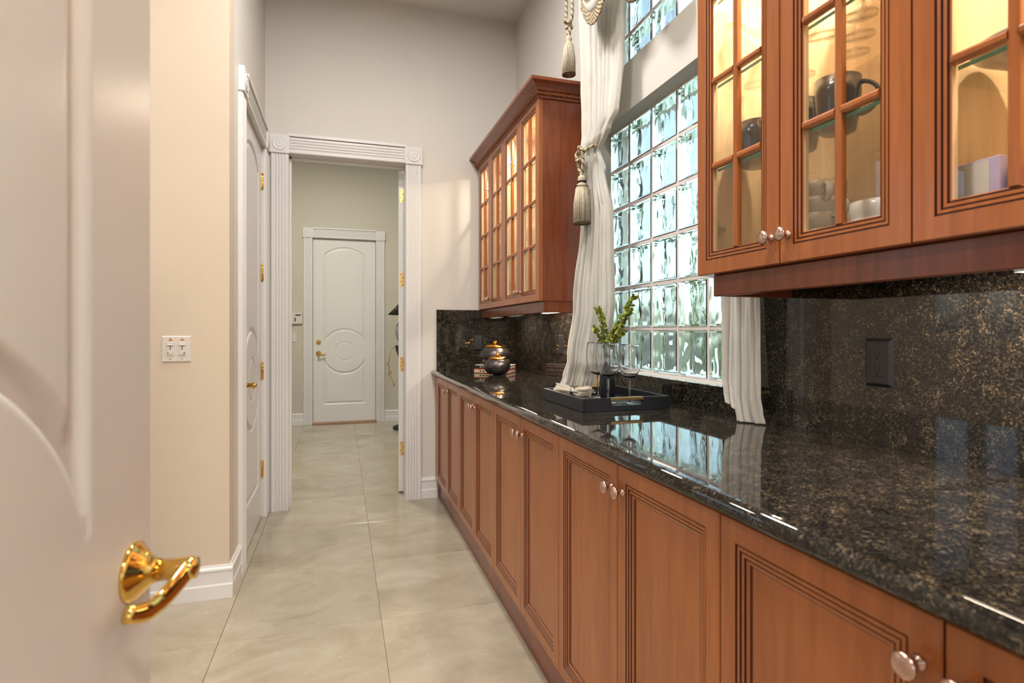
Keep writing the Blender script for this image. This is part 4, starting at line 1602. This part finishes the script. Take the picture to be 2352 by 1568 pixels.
def curtain(name, rows, nf, amp, ni, label, seed=0, hem=None):
    """rows: (z, (xa, ya), (xb, yb), fold amplitude); folds run perpendicular to the edge line"""
    root = thing(name, (0, 0, 0), label=label, category='curtain', group='cream curtains at the window')
    # interpolate rows
    Z = []
    for a, b in zip(rows[:-1], rows[1:]):
        for k in range(10):
            t = k / 10
            s = t * t * (3 - 2 * t)
            Z.append((a[0] + (b[0] - a[0]) * t, [a[1][q] + (b[1][q] - a[1][q]) * s for q in (0, 1)], [a[2][q] + (b[2][q] - a[2][q]) * s for q in (0, 1)], a[3] + (b[3] - a[3]) * s))
    Z.append((rows[-1][0], list(rows[-1][1]), list(rows[-1][2]), rows[-1][3]))
    P, Q = [], []
    for (z, A, B, am) in Z:
        A, B = Vector((A[0], A[1], z)), Vector((B[0], B[1], z))
        d = B - A
        n = Vector((d.y, -d.x, 0))
        if n.length > 1e-6:
            n.normalize()
        r1, r2 = [], []
        for i in range(ni + 1):
            u = i / ni
            uu = u + 0.035 * math.sin(7 * u + z * 0.9 + seed) + 0.02 * math.sin(17 * u + seed * 2)
            ph = 2 * PI * nf * uu + seed + 0.5 * math.sin(z * 2.1 + 3 * u)
            f = am * (math.sin(ph) * (0.75 + 0.45 * math.sin(4.1 * u + seed)) + 0.4 * math.sin(2.3 * ph + 1.0 + z) + 0.25 * math.sin(3.7 * ph + 2.0))
            f += 0.004 * noise.noise((u * 9, z * 9, seed))
            p = A + d * u + n * f
            if hem:
                zt_, zb_ = rows[0][0], rows[-1][0]
                hz = hem(u)
                p.z = hz + (p.z - zb_) * (zt_ - hz) / (zt_ - zb_)
            r1.append(tuple(p))
        P.append(r1)
    m = MB()
    m.grid(P)
    o = m.build('drape', 'curtain_cloth', root)
    sol = o.modifiers.new('thickness', 'SOLIDIFY')
    sol.thickness = 0.0025
    return root


# left drape: hangs, is tied back, then fans out on the worktop
cl = curtain('curtain', [
    (3.46, (1.16, 2.56), (1.16, 2.10), 0.022),
    (2.75, (1.165, 2.55), (1.165, 2.14), 0.020),
    (2.40, (1.165, 2.535), (1.16, 2.165), 0.018),
    (2.16, (1.160, 2.52), (1.14, 2.165), 0.016),
    (2.10, (1.150, 2.515), (1.13, 2.22), 0.014),
    (2.04, (1.150, 2.51), (1.15, 2.36), 0.012),
    (1.95, (1.150, 2.515), (1.165, 2.34), 0.013),
    (1.75, (1.150, 2.540), (1.175, 2.285), 0.015),
    (1.33, (1.120, 2.590), (1.185, 2.285), 0.016),
    (1.05, (1.080, 2.595), (1.195, 2.37), 0.016),
    (0.965, (1.060, 2.600), (1.205, 2.43), 0.014),
    (0.9205, (1.045, 2.600), (1.205, 2.45), 0.012)], 6.5, 0.02, 110, 'cream curtain tied back at the left of the glass block window', seed=1.0)
m = MB()
m.tube([(1.16, 2.42, 0.925), (1.175, 2.425, 0.955), (1.185, 2.43, 1.0)], [0.016, 0.012, 0.003], 10, flat=(1, 0.25))
m.build('turned_lining', 'lining_gold', cl)
cr = curtain('curtain', [
    (3.46, (1.15, 1.68), (1.19, 1.45), 0.012),
    (2.48, (1.15, 1.66), (1.19, 1.44), 0.012),
    (2.25, (1.15, 1.60), (1.19, 1.39), 0.012),
    (1.60, (1.155, 1.50), (1.19, 1.366), 0.011),
    (1.30, (1.160, 1.487), (1.19, 1.364), 0.010),
    (1.00, (1.150, 1.480), (1.195, 1.364), 0.010),
    (0.95, (1.148, 1.470), (1.20, 1.360), 0.009),
    (0.9185, (1.146, 1.462), (1.205, 1.356), 0.008)], 2.3, 0.012, 70, 'cream curtain hanging straight at the right of the glass block window', seed=2.4,
    hem=lambda u: 0.9185 + (0.055 - 0.09 * u if u < 0.30 else 0.0))

# twisted cords, tassels and the fringed swag


def rope(m, pts, r, pitch=0.03, mats=(0, 1), n=3, seg=5):
    pts = [Vector(p) for p in pts]
    # resample
    out = []
    for a, b in zip(pts[:-1], pts[1:]):
        k = max(2, int((b - a).length / 0.004))
        for i in range(k):
            out.append(a.lerp(b, i / k))
    out.append(pts[-1])
    s = 0.0
    fr = []
    for i, p in enumerate(out):
        t = (out[min(i + 1, len(out) - 1)] - out[max(i - 1, 0)]).normalized()
        side = t.cross(Vector((0.37, 0.2, 0.9))).normalized()
        up = side.cross(t)
        if i:
            s += (p - out[i - 1]).length
        fr.append((p, side, up, s))
    for k in range(n):
        q = []
        for p, side, up, s_ in fr:
            a = 2 * PI * (s_ / pitch + k / n)
            q.append(p + side * r * 0.55 * math.cos(a) + up * r * 0.55 * math.sin(a))
        m.tube(q, r * 0.58, seg, mat=mats[k % len(mats)])


def smooth_path(pts, n=6):
    pts = [Vector(p) for p in pts]
    out = []
    for i in range(len(pts) - 1):
        p0, p1, p2, p3 = pts[max(i - 1, 0)], pts[i], pts[i + 1], pts[min(i + 2, len(pts) - 1)]
        for k in range(n):
            t = k / n
            out.append(0.5 * ((2 * p1) + (-p0 + p2) * t + (2 * p0 - 5 * p1 + 4 * p2 - p3) * t * t + (-p0 + 3 * p1 - 3 * p2 + p3) * t ** 3))
    out.append(pts[-1])
    return out


def tassel(root, top, L, r, seed=0, band=True):
    """threads hang from a wound head below the point top"""
    x, y, z = top
    m = MB()
    m.lathe([(0.004, 0), (r * 0.45, -L * 0.04), (r * 0.55, -L * 0.10), (r * 0.40, -L * 0.15), (r * 0.42, -L * 0.17), (r * 0.75, -L * 0.24), (r * 0.8, -L * 0.32), (r * 0.6, -L * 0.34), (0, -L * 0.34)], 20, M=T(x, y, z))
    h = m.build('tassel_head', 'cord_pale', root)
    if band:
        b = MB()
        for dz in (0.15, 0.245):
            b.lathe([(r * 0.5, -L * dz - 0.004), (r * (0.62 if dz < 0.2 else 0.88), -L * dz), (r * 0.5, -L * dz + 0.004)], 20, M=T(x, y, z), cap=False)
        b.build('band', 'hole_dark', h)
    s = MB()
    rnd = random.Random(seed)
    for ring, cnt in ((1.0, 34), (0.7, 20), (0.35, 10)):
        for k in range(cnt):
            a = 2 * PI * k / cnt + rnd.uniform(-0.05, 0.05)
            r0, r1 = r * 0.72 * ring, r * rnd.uniform(0.95, 1.05) * ring
            zl = L * rnd.uniform(0.97, 1.0)
            s.tube([(x + r0 * math.cos(a), y + r0 * math.sin(a), z - L * 0.27), (x + r1 * math.cos(a + 0.05), y + r1 * math.sin(a + 0.05), z - L * 0.6), (x + r1 * 1.02 * math.cos(a), y + r1 * 1.02 * math.sin(a), z - zl)], r * 0.085, 5)
    s.build('tassel_threads', 'tassel_thread', root, kind='stuff')
    e = MB()
    for k in range(34):
        a = 2 * PI * k / 34
        e.tube([(x + r * math.cos(a), y + r * math.sin(a), z - L * 0.955), (x + r * 1.05 * math.cos(a), y + r * 1.05 * math.sin(a), z - L * 1.01)], r * 0.1, 5)
    e.lathe([(0.0, 0), (r * 0.95, 0.0), (r * 0.95, 0.002), (0, 0.002)], 20, M=T(x, y, z - L * 0.985))
    e.build('tassel_hem', 'tassel_dark', root, kind='stuff')


tb = thing('curtain_tieback', (0, 0, 0), label='twisted cream cord tieback with large tassel around the left curtain', category='tieback')
m = MB()
TX, TY = 1.105, 2.445
rope(m, smooth_path([(1.235, 2.60, 2.30), (1.20, 2.57, 2.22), (1.15, 2.545, 2.12), (1.115, 2.52, 2.07), (1.105, 2.47, 2.045), (1.105, 2.43, 2.05), (1.12, 2.38, 2.06), (1.15, 2.35, 2.065)]), 0.0075)
rope(m, smooth_path([(1.235, 2.60, 2.28), (1.20, 2.575, 2.20), (1.15, 2.55, 2.10), (1.112, 2.525, 2.05), (1.10, 2.47, 2.035), (1.102, 2.44, 2.03)]), 0.0075)
# knot and drop loops
rope(m, smooth_path([(1.10, 2.475, 2.06), (1.088, 2.45, 2.075), (1.09, 2.42, 2.055), (1.095, 2.43, 2.02), (1.085, 2.465, 2.015), (1.085, 2.475, 2.045), (1.09, 2.45, 2.06)]), 0.008)
rope(m, smooth_path([(1.095, 2.47, 2.03), (1.095, 2.475, 1.99), (1.098, 2.455, 1.955), (1.10, 2.447, 1.94)]), 0.0075)
rope(m, smooth_path([(1.095, 2.425, 2.03), (1.095, 2.42, 1.99), (1.098, 2.437, 1.955), (1.10, 2.444, 1.94)]), 0.0075)
m.build('cord', ['cord_pale', 'cord_dark'], tb)
tassel(tb, (1.10, 2.446, 1.945), 0.235, 0.037, seed=3)

ht = thing('hanging_tassel', (0, 0, 0), label='cord loop with tassel hanging above the far wall cabinet', category='tassel')
m = MB()
hx, hy_ = 1.14, 2.70
rope(m, smooth_path([(hx, hy_ + 0.035, 3.35), (hx, hy_ + 0.033, 3.0), (hx, hy_ + 0.034, 2.86), (hx, hy_ + 0.03, 2.815), (hx, hy_ + 0.004, 2.79)]), 0.0075)
rope(m, smooth_path([(hx, hy_ - 0.045, 3.35), (hx, hy_ - 0.045, 3.0), (hx, hy_ - 0.048, 2.86), (hx, hy_ - 0.038, 2.815), (hx, hy_ - 0.006, 2.79)]), 0.0075)
rope(m, smooth_path([(hx - 0.012, hy_ + 0.03, 2.83), (hx - 0.014, hy_, 2.825), (hx - 0.012, hy_ - 0.028, 2.80), (hx + 0.012, hy_ - 0.01, 2.785), (hx + 0.01, hy_ + 0.02, 2.80), (hx - 0.013, hy_ + 0.012, 2.79)]), 0.008)
rope(m, smooth_path([(hx, hy_ + 0.014, 2.80), (hx, hy_ + 0.012, 2.76), (hx, hy_ + 0.002, 2.735)]), 0.007)
rope(m, smooth_path([(hx, hy_ - 0.014, 2.80), (hx, hy_ - 0.012, 2.76), (hx, hy_ - 0.002, 2.735)]), 0.007)
m.build('cord', ['cord_pale', 'cord_dark'], ht)
tassel(ht, (hx, hy_, 2.745), 0.205, 0.032, seed=8, band=False)


def swag(label, y0, y1, ztop, drop, x, mats, nfr, seed):
    root = thing('swag_valance', (0, 0, 0), label=label, category='valance', group='fringed swag valances above the window')
    rows = []
    nj, ni = 14, 30
    hem = []
    for j in range(nj + 1):
        t = j / nj
        row = []
        for i in range(ni + 1):
            u = i / ni
            cat = 4 * u * (1 - u)
            z = ztop - 0.02 - drop * cat * (0.15 + 0.85 * t) - 0.06 * t
            xx = x - (0.05 * cat) * math.sin(PI * min(1, t * 1.1)) - 0.012 * math.sin(t * 5 * PI + seed) * cat
            row.append((xx, y0 + (y1 - y0) * u, z))
        rows.append(row)
        hem = row
    m = MB()
    m.grid(rows)
    o = m.build('drape', 'curtain_cloth', root)
    so = o.modifiers.new('thickness', 'SOLIDIFY')
    so.thickness = 0.003
    fr = MB()
    for k in range(nfr):
        u = (k + 0.5) / nfr
        i = min(int(u * ni), ni - 1)
        f = u * ni - i
        p = Vector(hem[i]).lerp(Vector(hem[i + 1]), f)
        L = 0.062
        q = []
        for s in range(12):
            a = s * 1.9 + k
            q.append((p.x - 0.004 + 0.0022 * math.cos(a), p.y + 0.0022 * math.sin(a), p.z + 0.008 - L * s / 11))
        fr.tube(q, 0.0032, 4, mat=(k // 1) % 2 if mats[0] != mats[1] else 0)
    fr.build('bullion_fringe', list(mats), root, kind='stuff')


swag('cream swag with striped bullion fringe above the left curtain', 2.37, 2.07, 2.83, 0.15, 1.065, ('cord_pale', 'cord_dark'), 56, 0.0)
swag('darker fringed swag above the glass blocks, beside the cream swag', 2.065, 1.78, 2.775, 0.16, 1.085, ('tassel_dark', 'cord_dark'), 64, 1.4)

# ------------------------------------------------------------------ contents of the wall cabinets
SH = [UZB + 0.017, ROWS[1] - 0.0008, ROWS[2] - 0.0008, ROWS[3] - 0.0008]


def mug_parts(R, H, hr, mat):
    body = MB().lathe([(R * 0.72, 0), (R * 0.78, 0.003), (R * 0.93, H * 0.35), (R, H * 0.7), (R, H), (R - 0.004, H), (R - 0.005, H * 0.7), (R * 0.88, H * 0.35), (R * 0.72, 0.008), (0, 0.007)], 36)
    pts = []
    for k in range(13):
        a = -PI / 2 + PI * k / 12
        pts.append((R * 0.93 + hr * math.cos(a), 0, H * 0.56 + H * 0.30 * math.sin(a)))
    hd = MB().tube(pts, 0.006, 10, flat=(1.3, 0.8))
    return body.mesh('cup_body', mat), hd.mesh('handle', mat)


MUG = mug_parts(0.047, 0.118, 0.036, 'mug_black')
CUP = mug_parts(0.058, 0.062, 0.026, 'ceramic_white')


def cup(name, kind, loc, rot, label, cat, group):
    root = thing(name, loc, rot, label=label, category=cat, group=group)
    place('body', kind[0], root)
    place('handle', kind[1], root)
    return root


G1 = 'black mugs behind cabinet glass'
cup('mug', MUG, (1.075, 1.245, SH[1]), math.radians(75), 'black mug behind the leftmost glazed door of the right cabinets', 'mug', G1)
cup('mug', MUG, (1.065, 0.978, SH[1]), math.radians(-62), 'black mug with visible handle behind the second glazed door', 'mug', G1)
cup('mug', MUG, (1.085, 1.105, SH[1]), math.radians(-70), 'black mug hidden behind the stile between two glazed doors', 'mug', G1)
cup('mug', MUG, (1.08, 0.825, SH[1]), math.radians(40), 'black mug at the right stile of the second glazed door', 'mug', G1)
G2 = 'stacked white cups behind cabinet glass'
for k in range(4):
    cup('cup', CUP, (1.07, 1.035, SH[0] + 0.0365 * k), math.radians(-95 + [10, -8, 4, -25][k]), 'white cup in the left stack, ' + ['lowest of four', 'second from below', 'third from below', 'topmost'][k], 'cup', G2)
for k in range(2):
    cup('cup', CUP, (1.08, 0.885, SH[0] + 0.0365 * k), math.radians(-105 + [0, 40][k]), 'white cup in the right stack, ' + ['lower of two', 'upper of two'][k], 'cup', G2)
PLATE = MB().lathe([(0.045, 0), (0.048, 0.002), (0.075, 0.008), (0.0755, 0.010), (0.047, 0.0048), (0, 0.0045)], 36).mesh('plate', 'ceramic_white')
for k in range(6):
    place('plate', PLATE, None, (1.10, 1.185, SH[0] + 0.0068 * k), label='white saucer behind the leftmost glazed door, ' + ['lowest of six', 'second from below', 'third from below', 'fourth from below', 'fifth from below', 'topmost of six'][k], category='saucer', group='stacked saucers')

MART = MB().lathe([(0.038, 0), (0.038, 0.0012), (0.01, 0.004), (0.004, 0.01), (0.0035, 0.085), (0.008, 0.095), (0.005, 0.105), (0.009, 0.112), (0.006, 0.122), (0.058, 0.185), (0.0568, 0.185), (0.004, 0.125), (0, 0.124)], 36).mesh('martini_glass', 'thin_ware')
GOB = MB().lathe([(0.033, 0), (0.033, 0.0012), (0.01, 0.004), (0.004, 0.01), (0.0035, 0.07), (0.012, 0.078), (0.032, 0.10), (0.040, 0.13), (0.036, 0.175), (0.0348, 0.175), (0.0388, 0.13), (0.031, 0.102), (0, 0.081)], 32).mesh('goblet', 'thin_ware')
place('martini_glass', MART, None, (1.09, 1.255, SH[2]), label='large martini glass behind the leftmost glazed door', category='glass', group='stemware on the glass shelves')
place('goblet', GOB, None, (1.16, 1.175, SH[2]), label='clear goblet behind the martini glass', category='glass', group='stemware on the glass shelves')
for k, (x, y) in enumerate(((1.05, 1.005), (1.13, 0.98), (1.06, 0.915), (1.15, 0.90), (1.05, 0.83), (1.14, 0.815), (1.19, 1.045))):
    place('goblet', GOB, None, (x, y, SH[2]), label='clear goblet behind the second glazed door, ' + ['front left', 'middle left', 'front middle', 'back middle', 'front right', 'back right', 'far back left'][k], category='glass', group='stemware on the glass shelves')
for k, (x, y) in enumerate(((1.08, 1.262), (1.16, 1.16), (1.05, 1.125))):
    place('martini_glass', MART, None, (x, y, SH[3]), label='martini glass on the top shelf, ' + ['left', 'middle', 'right'][k], category='glass', group='stemware on the top shelf')
bd = thing('serving_board', (1.12, 1.02, SH[3] + 0.0002), math.radians(4), label='dark square serving board with hanging loop on the glass shelf', category='board')
MB().box(-0.06, 0.085, -0.10, 0.10, 0, 0.012, bev=0.002).build('board', 'board_dark', bd)
m = MB()
ring_ = []
for k in range(21):
    a = 2 * PI * k / 20
    ring_.append((0.098 + 0.014 * math.cos(a), 0.02 + 0.014 * math.sin(a), 0.006))
m.tube(ring_, 0.005, 8)
m.build('loop', 'board_dark', bd)
bwl = thing('bowl', (1.11, 0.86, SH[3]), 0, label='clear glass bowl on the shelf above the goblets', category='bowl')
MB().lathe([(0.035, 0), (0.037, 0.003), (0.06, 0.03), (0.068, 0.06), (0.066, 0.06), (0.057, 0.031), (0, 0.006)], 36).build('body', 'thin_ware', bwl)
pl = thing('platter', (1.10, 0.60, SH[1]), 0, label='grey patterned oval platter behind the rightmost glazed door', category='platter')
MB().lathe([(0.06, 0), (0.064, 0.003), (0.105, 0.026), (0.107, 0.030), (0.066, 0.008), (0, 0.007)], 40).build('dish', 'plate_grey', pl)
bx = thing('lilac_box', (1.052, 0.652, SH[0] + 0.0005), math.radians(-4), label='lilac and white box on the lowest shelf at the right frame edge', category='box')
MB().box(-0.055, 0.055, -0.043, 0.043, 0, 0.108, bev=0.0015).build('carton', 'lilac', bx)
MB().box(-0.0558, -0.0552, -0.028, 0.040, 0.05, 0.104).build('printed_panel', 'plastic_white', bx)
bb = thing('blue_box', (1.052, 0.566, SH[0] + 0.0005), math.radians(3), label='blue box standing beside the lilac box', category='box')
MB().box(-0.05, 0.05, -0.036, 0.036, 0, 0.088, bev=0.0015).build('carton', 'blue_card', bb)
# far cabinets: stemware and dishes seen through the panes
lab_y = ['nearest the curtain', 'second from the curtain', 'third from the curtain', 'farthest from the curtain']
lab_z = ['bottom shelf', 'second shelf', 'third shelf', 'top shelf']
for s in (1, 2, 3):
    for k in range(4):
        y = FY0 + FU * (k + 0.5) + (0.03 if s % 2 else -0.02)
        place('goblet', GOB, None, (1.10, y, SH[s]), label='goblet in the far cabinets on the %s, %s' % (lab_z[s], lab_y[k]), category='glass', group='stemware in the far cabinets')
for k in range(3):
    cup('cup', CUP, (1.10, FY0 + FU * (k + 0.55), SH[0]), k * 1.3, 'white cup on the bottom shelf of the far cabinets, %s' % ['nearest the curtain', 'in the middle', 'farthest from the curtain'][k], 'cup', 'cups in the far cabinets')

# ------------------------------------------------------------------ unseen ceiling fill lights, added to brighten the rooms


def ceiling_fill(x, y, energy, color, label, size=0.34):
    root = thing('ceiling_fill', (x, y, CEIL - 0.0005), label=label, category='lamp', group='unseen ceiling fill lights')
    r = size / 2
    MB().lathe([(0, 0), (r + 0.02, 0), (r + 0.02, -0.02), (r, -0.028), (r - 0.004, -0.02)][::-1], 36, cap=False).build('trim_ring', 'trim_paint', root)
    MB().lathe([(r - 0.004, -0.02), (r * 0.9, -0.03), (r * 0.5, -0.036), (0, -0.038)][::-1], 36, cap=False).build('diffuser', 'diffuser', root)
    l = add_light('ceiling_fill_lamp', 'AREA', (0, 0, -0.045), energy, color, size=size)
    l.parent = root


ceiling_fill(-0.05, 0.95, 19, NEUTRAL, 'added fill light above the pantry entrance')
ceiling_fill(0.28, 2.3, 22, NEUTRAL, 'added fill light above the middle of the pantry')
ceiling_fill(0.35, -1.6, 46, (1.0, 0.91, 0.81), 'added fill light behind the camera')
ceiling_fill(-1.6, 1.3, 17, (1.0, 0.90, 0.78), 'unseen warm ceiling light of the side room')
ceiling_fill(-0.2, 5.6, 36, (1.0, 0.95, 0.84), 'added fill light of the hall')
